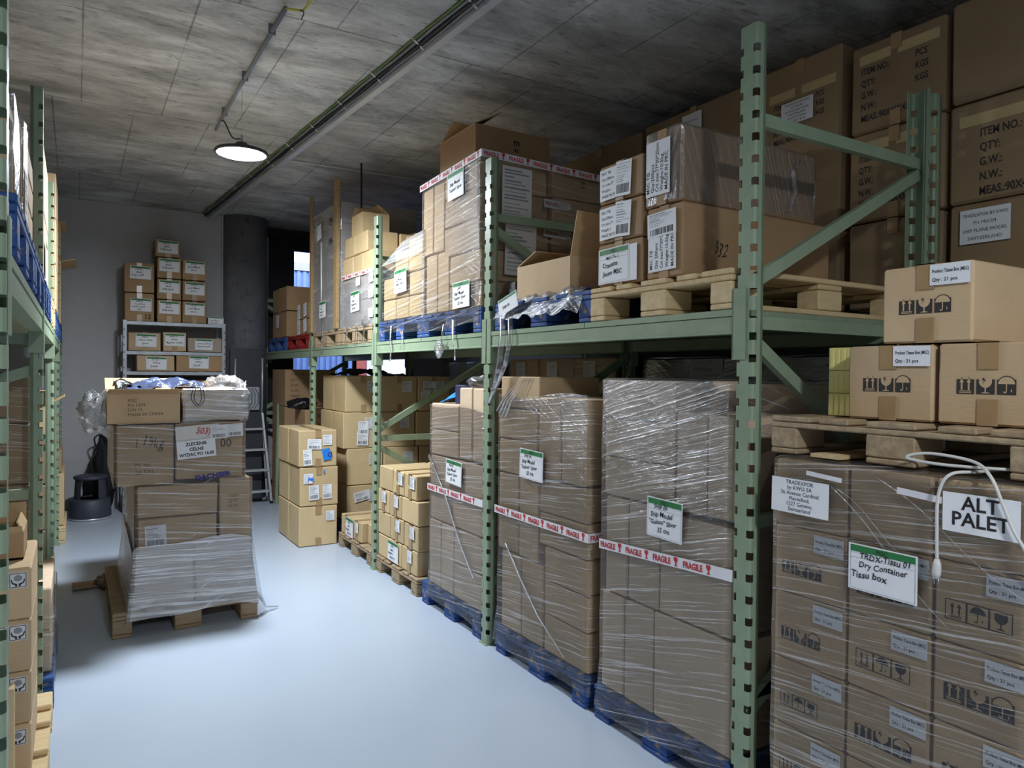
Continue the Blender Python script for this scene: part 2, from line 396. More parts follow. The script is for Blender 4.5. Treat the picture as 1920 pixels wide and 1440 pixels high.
def text_sheet(parent, P, f, w, h, lines, th, rot=0., align='c', bold=0., name='paper_notice', mat='paper', up=False, ink='ink'):
    """printed sheet; up=True turns the text a quarter so that it reads upwards"""
    mb = MB(); c, sn = math.cos(rot), math.sin(rot); u, v, n = FACE[f]
    A = lambda x, y: V(P) + u * (x * c - y * sn) + v * (x * sn + y * c)
    mb.rect(P, f, w, h, mat, rot); L = len(lines)
    for i, tx in enumerate(lines):
        if up: mb.text(A(w * (i + .8) / (L + .25), h * .06), f, tx, th, ink, 'l', rot + math.pi / 2, bold, maxw=h * .9, off=.0007)
        else:
            y = h * (1 - (i + 1.0) / (L + .45))
            mb.text(A(w * .5 if align == 'c' else w * .06, y), f, tx, th, ink, align, rot, bold, maxw=w * .9, off=.0007)
    return mb.build(name, parent)

# ------------------------------------------------------------------ cartons
def carton(x0, x1, y0, y1, z0, z1, mat, label, group, tape=None, art=None, jit=.003, gap=.0025, xf=None, bev=.006, name='cardboard_carton', flaps=None):
    """closed carton; tape 'x' or 'y' = direction of the taped top seam; art(mb, dims) prints on the body"""
    if y0 > y1: y0, y1 = y1, y0
    a = (x0 + gap, y0 + gap, z0 + .001); b = (x1 - gap, y1 - gap, z1 - .001)
    mb = MB(xf); mb.box(a, b, mat, bev, .0004 if art else jit)
    if art: art(mb, a, b)
    o = mb.build(name); tag(o, label, 'carton', group)
    if tape:
        t = MB(xf); tw = .025; dn = .07; e = .0035
        if tape == 'x':
            m = (a[1] + b[1]) / 2; t.box((a[0] - e, m - tw, b[2]), (b[0] + e, m + tw, b[2] + .003), 'tape_brown')
            t.box((a[0] - e, m - tw, b[2] - dn), (a[0], m + tw, b[2] + .003), 'tape_brown')
            tb = MB(xf); tb.box((a[0] - e, m - tw, a[2]), (a[0], m + tw, a[2] + dn), 'tape_brown'); tb.build('packing_tape', o)
        else:
            m = (a[0] + b[0]) / 2; t.box((m - tw, a[1] - e, b[2]), (m + tw, b[1] + e, b[2] + .003), 'tape_brown')
            t.box((m - tw, a[1] - e, b[2] - dn), (m + tw, a[1], b[2] + .003), 'tape_brown')
            tb = MB(xf); tb.box((m - tw, a[1] - e, a[2]), (m + tw, a[1], a[2] + dn), 'tape_brown'); tb.build('packing_tape', o)
        t.build('packing_tape', o)
    return o
def open_carton(x0, x1, y0, y1, z0, z1, mat, label, group, flaps, art=None, xf=None, th=.005):
    """carton with walls, a bottom and free flaps; flaps = list of (side, length, angle from vertical outward, in degrees)"""
    mb = MB(xf)
    mb.box((x0, y0, z0), (x1, y1, z0 + th), mat)
    mb.box((x0, y0, z0), (x0 + th, y1, z1), mat); mb.box((x1 - th, y0, z0), (x1, y1, z1), mat)
    mb.box((x0 + th, y0, z0), (x1 - th, y0 + th, z1), mat); mb.box((x0 + th, y1 - th, z0), (x1 - th, y1, z1), mat)
    if art: art(mb, (x0, y0, z0), (x1, y1, z1))
    o = mb.build('cardboard_carton'); tag(o, label, 'carton', group)
    for sd, ln, ang in flaps:
        a = math.radians(ang); d, up = math.sin(a) * ln, math.cos(a) * ln; f = MB(xf)
        e = .004
        if sd == 'f': p = [V((x0 + e, y0, z1)), V((x1 - e, y0, z1))]; dv = V((0, -d, up))
        elif sd == 'b': p = [V((x0 + e, y1, z1)), V((x1 - e, y1, z1))]; dv = V((0, d, up))
        elif sd == 'a': p = [V((x0, y0 + e, z1)), V((x0, y1 - e, z1))]; dv = V((-d, 0, up))
        else: p = [V((x1, y0 + e, z1)), V((x1, y1 - e, z1))]; dv = V((d, 0, up))
        nrm = dv.normalized().cross((p[1] - p[0]).normalized()) * th
        q = [p[0], p[1], p[1] + dv, p[0] + dv]; vs = q + [w + nrm for w in q]
        f.add(vs, [(0, 1, 2, 3), (7, 6, 5, 4), (0, 4, 5, 1), (1, 5, 6, 2), (2, 6, 7, 3), (3, 7, 4, 0)], 'card_inside')
        f.build('flap', o)
    return o

# ------------------------------------------------------------------ pallets
PC = {}
def pallet(x, y, z, mat, label, group, L=1.2, W=.8, H=.144, along='x'):
    """EUR pallet, long side along X (or Y); x, y its low corner"""
    r = empty('wooden_pallet', (x, y, z), label, 'pallet', group)
    k = H / .144; hb = .022 * k; bl = .078 * k
    P = []
    for i, (w, c) in enumerate(((.145, .0725), (.1, .2225), (.145, .4), (.1, .5775), (.145, .7275))):
        P.append(('deck_board', (0, c * W / .8 - w / 2, H - hb), (L, w, hb)))
    for c in (.0725, L / 2, L - .0725): P.append(('cross_board', (c - .0725, 0, H - 2 * hb), (.145, W, hb - .0006)))
    for c in (.0725, L / 2, L - .0725):
        for q, w in ((.05, .1), (W / 2, .145), (W - .05, .1)): P.append(('block', (c - .0725, q - w / 2, hb), (.145, w, H - 3 * hb - .0006)))
    for q, w in ((.05, .1), (W / 2, .145), (W - .05, .1)): P.append(('bottom_board', (0, q - w / 2, 0), (L, w, hb - .0006)))
    for nm, p, d in P:
        if along == 'y': p = (p[1], p[0], p[2]); d = (d[1], d[0], d[2])
        key = (mat, tuple(round(q, 3) for q in d))
        if key not in PC:
            m = MB(); m.box((0, 0, 0), d, mat, .004, .0012); PC[key] = m.mesh(nm, V((0, 0, 0)))
        o = bpy.data.objects.new(nm, PC[key]); C.objects.link(o); o.parent = r; o.location = p
    return r

# ------------------------------------------------------------------ stretch film
def wrap(x0, x1, y0, y1, z0, z1, mat, label, off=.009, steps=9, taper=None, cap=0., jit=.003, wave=.012, group='stretch film on the loads', flare=0., fh=.2):
    """film skin round a load: a closed skirt with rounded corners and an uneven rim; cap = how far it folds in over the top"""
    if y0 > y1: y0, y1 = y1, y0
    r = random.Random(int((x0 * 31 + y0 * 17 + z0 * 7) * 1000)); mb = MB(); ring = []
    def outline(ins, zz):
        p = []; e = .02
        X0, X1, Y0, Y1 = x0 - off + ins, x1 + off - ins, y0 - off + ins, y1 + off - ins
        for (cx, cy, a) in ((X1 - e, Y0 + e, -90), (X1 - e, Y1 - e, 0), (X0 + e, Y1 - e, 90), (X0 + e, Y0 + e, 180)):
            for q in range(3):
                t = math.radians(a + 45 * q); p.append([cx + e * math.cos(t), cy + e * math.sin(t)])
        o = []
        for i in range(len(p)):
            A, B = p[i], p[(i + 1) % len(p)]; n = 6 if i % 3 == 2 else 1
            for q in range(n): o.append((A[0] + (B[0] - A[0]) * q / n, A[1] + (B[1] - A[1]) * q / n))
        return o
    lv = [(0., z0 + (z1 - z0) * i / steps) for i in range(steps + 1)]
    if cap: lv += [(.012, z1 + .008), (cap * .5, z1 + .010), (cap, z1 + .008)]
    rows = []; ph = [r.uniform(0, 6.3) for _ in range(4)]
    for li, (ins, zz) in enumerate(lv):
        o = outline(ins - flare * max(0., 1 - (zz - z0) / fh) ** 1.2, zz); row = []
        for i, (x, y) in enumerate(o):
            q = 2 * math.pi * i / len(o); dz = wave * (math.sin(3 * q + ph[0]) + .6 * math.sin(7 * q + ph[1])) if li in (0, steps) and not (cap and li == steps) else 0
            sx = taper(zz) if taper else 0
            j = r.uniform(-jit, jit * .4)
            cx, cy = (x0 + x1) / 2, (y0 + y1) / 2; d = math.hypot(x - cx, y - cy)
            row.append((x - (x - cx) / d * j + sx, y - (y - cy) / d * j, zz + dz))
        rows.append(row)
    n = len(rows[0]); vs = [p for rw in rows for p in rw]
    fs = [(a * n + i, a * n + (i + 1) % n, (a + 1) * n + (i + 1) % n, (a + 1) * n + i) for a in range(len(rows) - 1) for i in range(n)]
    mb.add(vs, fs, mat, False)
    o = mb.build('stretch_wrap'); tag(o, label, 'plastic wrap', group); return o
def fragile(parent, path, faces, h=.042, seg=.165, mat='tape_white', start=0.):
    """white tape with red FRAGILE and wineglass marks along straight runs: path = [P0, P1, ...], one face letter per run"""
    mb = MB(); 
    for (A, B), f in zip(zip(path[:-1], path[1:]), faces):
        A, B = V(A), V(B); u, v, n = FACE[f]; d = B - A; L = d.length; sl = math.atan2(d.dot(v), d.dot(u))
        mb.poly([A, B, B + v * h, A + v * h], mat)
        t = d.normalized(); x = .012 + start; i = 0
        while x < L - .02:
            P = A + t * x
            if x + .1 < L: mb.text(P + v * (h * .21), f, 'FRAGILE', h * .58, 'red', 'l', sl, bold=.03, sx=.8, maxw=.104)
            if x + .145 < L:
                c, sn = math.cos(sl), math.sin(sl)
                mb.shape(P + t * .128 + v * (h * .14), f, [(-.3, 1), (.3, 1), (.3, .62), (.1, .42), (.1, .12), (.26, .06), (.26, 0), (-.26, 0), (-.26, .06), (-.1, .12), (-.1, .42), (-.3, .62)], h * .8, 'red', sl)
            x += seg
    o = mb.build('fragile_tape', parent); o['label'] = 'white tape printed with red warning words and wineglasses'; return o
def streamer(mb, pts, w, mat): mb.tube(pts, [w * (1 - .5 * i / max(1, len(pts) - 1)) for i in range(len(pts))], mat, 6, True, .35)
def lump(c, rx, ry, rz, mat, seed=1, amp=.25, fr=2.5, rings=14, seg=22):
    from mathutils import noise
    mb = MB(); vs = []; c = V(c)
    for i in range(rings + 1):
        a = math.pi * i / rings
        for j in range(seg):
            b = 2 * math.pi * j / seg; d = V((math.sin(a) * math.cos(b), math.sin(a) * math.sin(b), math.cos(a)))
            k = 1 + amp * noise.fractal(d * fr + V((seed * 3.1, seed, 0)), 1., 2., 3)
            vs.append(c + V((d.x * rx, d.y * ry, d.z * rz)) * k)
    fs = [(i * seg + j, (i + 1) * seg + j, (i + 1) * seg + (j + 1) % seg, i * seg + (j + 1) % seg) for i in range(rings) for j in range(seg)]
    mb.add(vs, fs, mat, True); return mb
def drape(x0, x1, y0, y1, zf, mat, nx=24, ny=24, seed=0, amp=.02, fr=9.):
    from mathutils import noise
    mb = MB(); vs = []
    for j in range(ny + 1):
        for i in range(nx + 1):
            u, w = i / nx, j / ny
            x = x0 + (x1 - x0) * u; y = y0 + (y1 - y0) * w
            e = min(u, 1 - u, w, 1 - w)
            nz = noise.fractal(V((x * fr + seed, y * fr, seed)), .8, 2., 3)
            x += .25 * (x1 - x0) * .2 * noise.noise(V((w * 4 + seed, u * 2, 1))); y += .05 * (y1 - y0) * noise.noise(V((u * 5, seed, w * 2)))
            vs.append((x, y, zf(u, w) + max(-amp * .4, nz * amp)))
    fs = [(j * (nx + 1) + i, j * (nx + 1) + i + 1, (j + 1) * (nx + 1) + i + 1, (j + 1) * (nx + 1) + i) for j in range(ny) for i in range(nx)]
    mb.add(vs, fs, mat, True); return mb

# ------------------------------------------------------------------ the room
CH = 3.32
m = MB(); m.box((-1.6, -3.6, -.1), (4.8, 9.6, 0), 'floor_epoxy'); struct('floor', m)
m = MB(); m.box((-1.6, -3.6, CH), (4.8, 10.2, CH + .2), 'concrete_ceiling'); o = m.build('ceiling', origin=(0, 0, 0)); o['kind'] = 'structure'
m = MB(); m.box((-1.75, -3.6, 0), (-1.5, 9.6, CH), 'wall_white'); struct('wall_left', m)
m = MB(); m.box((4.6, -3.6, 0), (4.8, 9.6, CH), 'wall_white'); struct('wall_right', m)
m = MB(); m.box((-1.6, -3.8, 0), (4.8, -3.6, CH), 'wall_white'); struct('wall_near', m)
m = MB(); m.box((-1.5, 8.99, 0), (1.72, 9.6, CH), 'wall_white'); struct('wall_far', m)
m = MB()
WX0, WX1, WZ0, WZ1 = 2.10, 4.1, .9, 3.24
m.box((1.72, 9.5, 0), (WX0, 9.6, CH), 'wall_white'); m.box((WX1, 9.5, 0), (4.6, 9.6, CH), 'wall_white')
m.box((WX0, 9.5, 0), (WX1, 9.6, WZ0), 'wall_white'); m.box((WX0, 9.5, WZ1), (WX1, 9.6, CH), 'wall_white'); struct('wall_window_end', m)
m = MB(); m.box((WX0, 9.46, WZ0), (2.42, 9.52, WZ1), 'black_frame'); m.box((2.42, 9.46, 3.07), (WX1, 9.52, WZ1), 'black_frame')
m.box((2.42, 9.46, WZ0), (WX1, 9.52, .97), 'black_frame'); m.box((WX1 - .07, 9.46, .97), (WX1, 9.52, 3.07), 'black_frame')
m.box((3.22, 9.47, .97), (3.27, 9.51, 3.07), 'black_frame')
w = struct('window_1', m)
bx('pane', (2.42, 9.488, .97), (WX1 - .07, 9.494, 3.07), 'glass', w)
m = MB(); m.lathe((1.72, 9.0, 0), [(0, 0), (.252, 0), (.252, CH), (0, CH)], 'concrete_column', 48); struct('column', m)
m = MB(); m.box((1.455, 8.955, 0), (1.475, 8.99, CH), 'wall_white'); struct('trim_1', m)
m = MB(); m.box((2.045, 9.40, .95), (2.085, 9.5, 3.2), 'wall_white'); struct('trim_2', m)
m = MB()
m.box((2.02, 9.36, 3.27), (3.3, 9.45, 3.318), 'black_frame')
for i in range(5): m.box((2.02, 9.34 + i * .018, 3.225 + i * .001), (3.3, 9.350 + i * .018, 3.262), 'black_frame')
tag(m.build('window_blind'), 'black slatted blind drawn up at ceiling beside the round column', 'blind')
# outside the window
m = MB(); m.box((-6, 10.2, -.25), (16, 26, -.1), 'asphalt'); struct('ground_outside', m)
m = MB()
for i in range(26):
    m.box((1.6 + i * .1, 12.3, .3), (1.655 + i * .1, 12.38, 3.22), 'container_blue'); m.box((1.655 + i * .1, 12.33, .3), (1.70 + i * .1, 12.4, 3.22), 'container_blue')
m.box((1.55, 12.28, 3.22), (4.25, 12.5, 3.36), 'plastic_grey'); m.box((1.55, 12.28, .1), (4.25, 12.5, .3), 'plastic_grey')
m.box((1.55, 12.4, .3), (4.25, 14.5, 3.3), 'container_blue')
tag(m.build('trailer'), 'blue ribbed trailer parked outside the window', 'trailer')
m = MB(); m.box((5.0, 15, -.1), (16, 16, 4.2), 'brick_red')
for i in range(5):
    m.box((5.4 + i * 2, 14.95, .8), (6.6 + i * 2, 15.05, 2.6), 'facade')
tag(m.build('building'), 'reddish building with pale windows standing across the yard outside', 'building')

# ------------------------------------------------------------------ racks
PW, PD = .075, .045          # post width (Y) and depth (X)
def post_mesh(H, sx):
    """slotted C post; sx=+1: slotted corner faces -X, open towards +X"""
    mb = MB(); prof = [(PD, 0), (.016, 0), (.006, 0), (0, .006), (0, .018), (0, PW - .018), (0, PW - .006), (.006, PW), (.016, PW), (PD, PW)]
    band = {1, 2, 3, 5, 6, 7}; zs = [0]; z = .055
    while z < H - .03: zs += [z, z + .026]; z += .0745
    zs.append(H)
    for k in range(len(zs) - 1):
        for i in range(len(prof) - 1):
            if k % 2 and i in band: continue
            (a, b), (c, d) = prof[i], prof[i + 1]
            q = [(sx * a, b, zs[k]), (sx * c, d, zs[k]), (sx * c, d, zs[k + 1]), (sx * a, b, zs[k + 1])]
            mb.add(q, [(0, 1, 2, 3)] if sx < 0 else [(3, 2, 1, 0)], 'rack_green')
    th = .003                                                   # folded inner lips give the sheet its return edges
    for yy in (0, PW - th): mb.box((min(sx * PD, sx * (PD - .012)), yy, 0), (max(sx * PD, sx * (PD - .012)), yy + th, H), 'rack_green')
    return mb.mesh('upright_post', V((0, 0, 0)))
POSTS = {}
def post(root, x, y, H, sx):
    k = (round(H, 2), sx)
    if k not in POSTS: POSTS[k] = post_mesh(H, sx)
    o = bpy.data.objects.new('upright_post', POSTS[k]); C.objects.link(o); o.parent = root; o.location = V((x, y, .004)) - WO[root]; WO[o] = V((x, y, .004))
    m = MB(); m.box((min(x - .012 * sx, x + .07 * sx), y - .003, 0), (max(x - .012 * sx, x + .07 * sx), y + PW + .003, .004), 'rack_green')
    m.lathe((x + .06 * sx, y + .03, .004), [(0, .012), (.007, .012), (.007, 0)], 'steel', 6); m.build('foot_plate', o)
    return o
def rack(name, label, xf_, xr, sx, ys, H, beams, braces, decks=True, zb=1.648):
    r = empty(name, ((xf_ + xr) / 2, (ys[0] + ys[-1]) / 2, 0), label, 'pallet rack')
    for y in ys:
        post(r, xf_, y, H, sx); post(r, xr, y, H, -sx)
    for y, lst in zip(ys, braces):
        for (za, zc) in lst:
            m = MB(); yy = y + .038; a, b = V((xf_ + sx * .03, yy, za)), V((xr - sx * .03, yy, zc)); d = (b - a).normalized(); up = V((0, 1, 0)).cross(d)
            if up.z < 0: up = -up
            for (p, q, e) in ((-.022, .022, -.014),):
                vs = []
                prof = [(.014, -.022), (-.014, -.022), (-.014, .022), (.014, .022), (.014, .018), (-.010, .018), (-.010, -.018), (.014, -.018)]
                for base in (a, b): vs += [base + V((0, py, 0)) + up * pz for py, pz in prof]
                n = len(prof); fs = [(i, (i + 1) % n, n + (i + 1) % n, n + i) for i in range(n)]
                m.add(vs, fs, 'rack_green')
            m.build('brace', r)
    for (ya, yb) in beams:
        for x, s in ((xf_, sx), (xr, -sx)):
            fx = x + s * .002; bk = x + s * .045; m = MB(); A, B = ya + PW + .002, yb - .002; h = .06
            prof = [(fx - s * .004, 0), (fx - s * .004, .006), (fx, .009), (fx, h), (bk, h), (bk, 0)]
            n = len(prof); vs = [(px, Y, zb + pz) for Y in (A, B) for px, pz in prof]
            m.add(vs, [(i, (i + 1) % n, n + (i + 1) % n, n + i) for i in range(n)] + [tuple(range(n)), tuple(range(2 * n - 1, n - 1, -1))], 'rack_green')
            bm_ = m.build('beam', r)
            for y0_, y1_ in ((ya + .033, ya + PW + .012), (yb - .012, yb + .042)):
                c = MB(); q0 = x - s * .004; q1 = x - s * .0005
                c.box((min(q0, q1), y0_, zb - .09), (max(q0, q1), y1_, zb + .155), 'rack_green')
                e0 = y1_ if y0_ < ya + PW else y0_
                c.box((min(q0, x + s * .05), e0 - .002, zb - .09), (max(q0, x + s * .05), e0 + .002, zb + .155), 'rack_green')
                cc = c.build('end_connector', bm_)
        if decks:
            mid = (ya + yb) / 2 + .04
            for A, B in ((ya + PW + .006, mid - .003), (mid + .003, yb - .006)):
                m = MB(); x0, x1 = min(xf_, xr), max(xf_, xr)
                m.box((x0 - .002, A, zb + .062), (x1 + .002, B, zb + .085), 'rack_green')
                m.build('shelf_panel', r)
    return r
RX, RR = 1.945, 2.995
YS = [1.645, 3.44, 5.19, 6.93, 9.02]
H1 = 2.685
br1 = [(2.38, 2.38), (1.82, 2.34), (1.685, 1.685), (1.63, .99), (1.0, 1.0), (.34, .96), (.41, .41)]
br2 = [(2.37, 2.37), (2.31, 1.77), (1.0, 1.0), (1.05, 1.62), (.93, .4), (.35, .35)]
br3 = [(2.37, 2.37), (2.31, 1.77), (1.0, 1.0), (1.06, 1.62), (.94, .4), (.35, .35)]
rack('pallet_rack', 'long green slotted pallet rack loaded on two levels along the aisle, beside taller near post', RX, RR, 1, YS, H1,
     list(zip(YS[:-1], YS[1:])), [br1, br2, br3, br3[:2], br3])
YB = [-.15, 1.66, 3.57, 5.36]
rack('pallet_rack', 'second green pallet rack standing back to back behind the long loaded one', 3.055, 4.1, 1, YB, H1, list(zip(YB[:-1], YB[1:])), [[(1., 1.)], [(1., 1.)], [(1., 1.), (1.5, 1.)], [(1., 1.)]])
LX, LR = -.119, -1.16
YL = [1.76, 3.635, 5.425, 7.22, 8.6]
rack('pallet_rack', 'green slotted pallet rack on the opposite side of the aisle, seen edge on', LX, LR, -1, YL, H1, list(zip(YL[:-1], YL[1:])),
     [[(1.0, 1.0), (1.06, 1.6)], [(.97, .97), (1.5, 1.15), (1.63, 1.63)], [(1.0, 1.0), (1.05, 1.6)], [(1.0, 1.0)], [(1., 1.)]], zb=1.66)

DZ = 1.735                      # shelf top on the main rack
PT = DZ + .144                  # pallet top up there
# ------------------------------------------------------------------ floor loads on the main rack side
def load(rects, X, dep, mat, phrase, group, tape=None, X1=None):
    out = []
    for r in rects:
        d, ya, yb, z0, z1 = r[:5]; xx = r[5] if len(r) > 5 else X; dd = r[6] if len(r) > 6 else dep
        out.append(carton(xx, xx + dd, yb, ya, z0, z1, mat, f'{d} tan carton {phrase}', group, tape))
    return out
GR = 'cartons wrapped on floor pallets'
# load beside first post
PH = 'in the floor load beside the first green post'
pallet(1.952, 1.732, 0, 'wood_blue', 'blue pallet under the floor load beside the first green post', 'blue pallets on the floor', W=.76)
load([('bottom far', 2.47, 2.32, .147, .565), ('bottom middle', 2.32, 2.14, .147, .565), ('bottom near', 2.14, 1.735, .147, .565),
      ('second-tier far', 2.45, 2.30, .57, .98), ('second-tier middle', 2.30, 2.11, .57, .98), ('second-tier near', 2.11, 1.735, .57, .965),
      ('third-tier far', 2.46, 2.035, .985, 1.15), ('fourth-tier far', 2.46, 2.035, 1.152, 1.315), ('topmost far', 2.455, 2.035, 1.317, 1.482),
      ('upper middle', 2.03, 1.87, .985, 1.365), ('upper near', 1.868, 1.735, .985, 1.36)], 1.965, .42, 'card_pale', PH, GR)
load([('inner bottom', 2.46, 1.738, .147, .56), ('inner middle', 2.46, 1.738, .57, .96), ('inner upper', 2.46, 1.738, .985, 1.47)], 2.395, .38, 'card_pale', PH, GR)
w = wrap(1.965, 2.775, 1.745, 2.472, .06, 1.48, 'film_diag', 'clear stretch film around the floor load beside the first green post', off=.006, cap=.2, steps=14, flare=.018)
fragile(w, [(1.952, 2.47, .748), (1.952, 1.726, .785)], 'a')
sheet(w, (1.950, 2.165, .868), 'a', .195, .155, 'MSC', [(.2, .72, .11, 'SHIP 06'), (.1, .52, .13, 'Ship Model'), (.06, .33, .12, '"Gulsun" Silver'), (.3, .14, .13, '32 cm')], -.02, label='white sheet with green header and handwriting')
# load beside second post (near side)
PH = 'in the floor load just before the second green post'
pallet(1.952, 2.56, 0, 'wood_blue', 'blue pallet under the floor load just before the second green post', 'blue pallets on the floor')
load([('bottom far', 3.335, 3.13, .147, .555), ('bottom middle', 3.13, 2.925, .147, .555), ('lowest near', 2.92, 2.56, .147, .33), ('second near', 2.92, 2.565, .332, .495), ('third near', 2.92, 2.57, .497, .66),
      ('middle-height far', 3.37, 3.16, .56, .972), ('middle-height central', 3.16, 2.975, .56, .972), ('fourth near', 2.97, 2.575, .662, .822), ('fifth near', 2.97, 2.59, .824, .985),
      ('upper far lowest', 3.37, 2.99, .976, 1.155), ('upper far central', 3.37, 2.99, 1.157, 1.32), ('upper far topmost', 3.36, 2.97, 1.322, 1.49),
      ('upper middle', 2.985, 2.79, .988, 1.39), ('upper near', 2.787, 2.605, .988, 1.388)], 1.965, .38, 'card_tan', PH, GR)
load([('inner lowest', 3.3, 2.565, .147, .5), ('inner middle', 3.3, 2.58, .502, .98), ('inner upper', 3.3, 2.61, .984, 1.39)], 2.35, .42, 'card_tan', PH, GR)
w = wrap(1.965, 2.775, 2.56, 3.37, .06, 1.40, 'film', 'clear stretch film around the floor load just before the second green post', off=.006, cap=.0, steps=14, flare=.018)
fragile(w, [(1.952, 3.385, .75), (1.952, 2.547, .75)], 'a'); fragile(w, [(1.95, 2.546, .75), (2.6, 2.546, .75)], 'f')
sheet(w, (1.950, 3.13, .975), 'a', .215, .15, 'MSC', [(.2, .72, .1, 'SHIP 06'), (.1, .52, .13, 'Ship Model'), (.06, .33, .12, '"Gulsun" Silver'), (.3, .14, .13, '32 cm')], -.03, label='white sheet with green header and handwriting')
m = MB()
for i in range(4):
    a = i * .03; streamer(m, [(1.948, 3.36 - a, 1.30 - i * .01), (1.945, 3.30 - a, 1.36), (1.95, 3.22 - a, 1.42), (1.97, 3.12 - a, 1.48)],   .006, 'film_bunch')
m.build('film_bunch', w)
m = MB(); streamer(m, [(1.95, 3.27, .60), (1.952, 3.12, .46), (1.952, 2.95, .31), (1.952, 2.72, .18)], .022, 'film_bunch'); m.v = [V((1.951 + (p.x - 1.951) * .15, p.y, p.z)) for p in m.v]; m.build('film_bunch', w)
# load beyond the second post
PH = 'in the floor load beyond the second green post'
pallet(1.952, 3.532, 0, 'wood_blue', 'blue pallet under the floor load beyond the second green post', 'blue pallets on the floor')
load([('bottom far', 4.255, 4.08, .147, .565), ('bottom middle', 4.08, 3.90, .147, .565), ('bottom near', 3.90, 3.53, .147, .355), ('second near', 3.90, 3.53, .357, .565),
      ('middle far', 4.245, 3.93, .57, .98), ('middle near', 3.93, 3.54, .57, .98), ('upper far lower', 4.245, 3.85, .983, 1.145), ('upper far topmost', 4.245, 3.85, 1.147, 1.312),
      ('tall upper middle', 3.845, 3.68, .99, 1.42), ('tall upper near', 3.678, 3.54, .99, 1.42)], 1.965, .42, 'card_pale', PH, GR)
w = wrap(1.965, 2.45, 3.535, 4.25, .06, 1.30, 'film', 'clear stretch film around the floor load beyond the second green post', off=.006, steps=14, flare=.018)
fragile(w, [(1.952, 4.26, .75), (1.952, 3.52, .75)], 'a')
sheet(w, (1.950, 3.99, .835), 'a', .21, .145, 'MSC', [(.2, .72, .1, 'SHIP 05'), (.1, .52, .13, 'Ship Model'), (.06, .33, .12, '"Gulsun" Silver'), (.3, .14, .13, '32 cm')], -.04, label='white sheet with green header and handwriting')
m = lump((2.07, 3.74, 1.445), .08, .10, .04, 'film_bunch', 3, .4); m.build('film_bunch', w)
m = MB(); streamer(m, [(1.95, 4.24, .97), (1.952, 4.0, .75), (1.952, 3.8, .5), (1.952, 3.62, .33)], .03, 'film_bunch'); m.v = [V((1.951 + (p.x - 1.951) * .15, p.y, p.z)) for p in m.v]; m.build('film_bunch', w)
tag(bx('storage_box', (2.05, 3.86, 1.314), (2.3, 4.07, 1.43), 'navy_box', bev=.006), 'small dark navy box lying on top of load beyond second green post', 'box')
m = drape(1.99, 2.12, 4.08, 4.17, lambda u, w_: 1.325 + .05 * u, 'blue_note', 6, 6, 3, .02); tag(m.build('paper_scrap'), 'crumpled bright blue paper scrap on load beyond second green post', 'paper')

# small kraft cartons on a wooden pallet
GS = 'small kraft cartons on low wooden pallets'
pallet(1.955, 4.425, 0, 'wood_old', 'bare wooden pallet carrying four tiers of small kraft cartons', 'wooden pallets on the floor', L=1.0, W=.76, H=.118)
tz = [.119, .289, .461, .631, .803]
cols = {0: [(5.19, 4.74, 'far'), (4.735, 4.46, 'near')], 1: [(5.195, 4.955, 'far'), (4.95, 4.70, 'middle'), (4.695, 4.45, 'near')],
        2: [(5.20, 4.97, 'far'), (4.965, 4.74, 'middle'), (4.735, 4.45, 'near')], 3: [(5.18, 4.91, 'far'), (4.905, 4.70, 'middle'), (4.695, 4.48, 'near')]}
nolab = {(0, 'far'), (1, 'far'), (2, 'near'), (3, 'far')}
for t in range(4):
    for ya, yb, nm in cols[t]:
        c = carton(1.97, 2.36, yb, ya, tz[t], tz[t + 1], 'card_kraft', f'{("bottom", "second-tier", "third-tier", "top")[t]} {nm} small kraft carton of the four-tier pallet before third post', GS, None if (t, nm) in nolab else 'x')
        if (t, nm) not in nolab: ship_label(c, (1.9655, ya - .12 if t != 2 else ya - .10, tz[t + 1] - .095), 'a', .075, .085, 0, t * 7 + len(nm), False)
        if (t, nm) == (0, 'far'):
            sheet(c, (1.966, 4.98, .135), 'a', .20, .145, 'MSC', [(.3, .7, .1, 'GOLD'), (.3, .5, .12, 'Black'), (.08, .32, .12, 'Ballpoint'), (.2, .12, .12, 'USB Card')], -.02, label='white sheet with green header and handwriting')
for i, (ya, yb) in enumerate(((5.18, 4.91), (4.905, 4.70), (4.695, 4.48))):
    carton(2.365, 2.8, yb, ya, .631, .803, 'card_kraft', f'top {("far", "middle", "near")[i]} kraft carton in inner row of the four-tier pallet', GS, 'x')
for t in range(3): carton(2.365, 2.8, 4.46, 5.18, tz[t], tz[t + 1], 'card_kraft', f'{("bottom", "second-tier", "third-tier")[t]} kraft carton in inner row of the four-tier pallet', GS)
# low pallet beyond the third post
pallet(1.955, 5.3, 0, 'wood_old', 'bare wooden pallet with one tier of small cartons beyond third post', 'wooden pallets on the floor', L=.9, H=.118)
for i, (ya, yb) in enumerate(((6.08, 5.82), (5.815, 5.56))):
    c = carton(1.97, 2.35, yb, ya, .119, .285, 'card_kraft', f'{("far", "near")[i]} small kraft carton of the single-tier pallet beyond third post', GS, 'x')
    if i == 1: ship_label(c, (1.9655, 5.70, .19), 'a', .07, .085, 0, 4, False)
    else: sheet(c, (1.966, 5.945, .125), 'a', .19, .155, 'MSC', [(.3, .7, .1, 'SILVER'), (.3, .5, .12, 'Black'), (.08, .3, .12, 'Ballpoint'), (.2, .1, .12, 'USB Card')], -.02, label='white sheet with green header and handwriting')
c = carton(2.02, 2.40, 5.30, 5.555, .119, .285, 'card_kraft', 'small kraft carton under another, against the third green post', GS, 'x')
c = carton(2.02, 2.40, 5.30, 5.50, .287, .455, 'card_kraft', 'small kraft carton stacked on its like against the third post', GS, 'x'); ship_label(c, (2.0155, 5.45, .36), 'a', .07, .085, 0, 9, False)

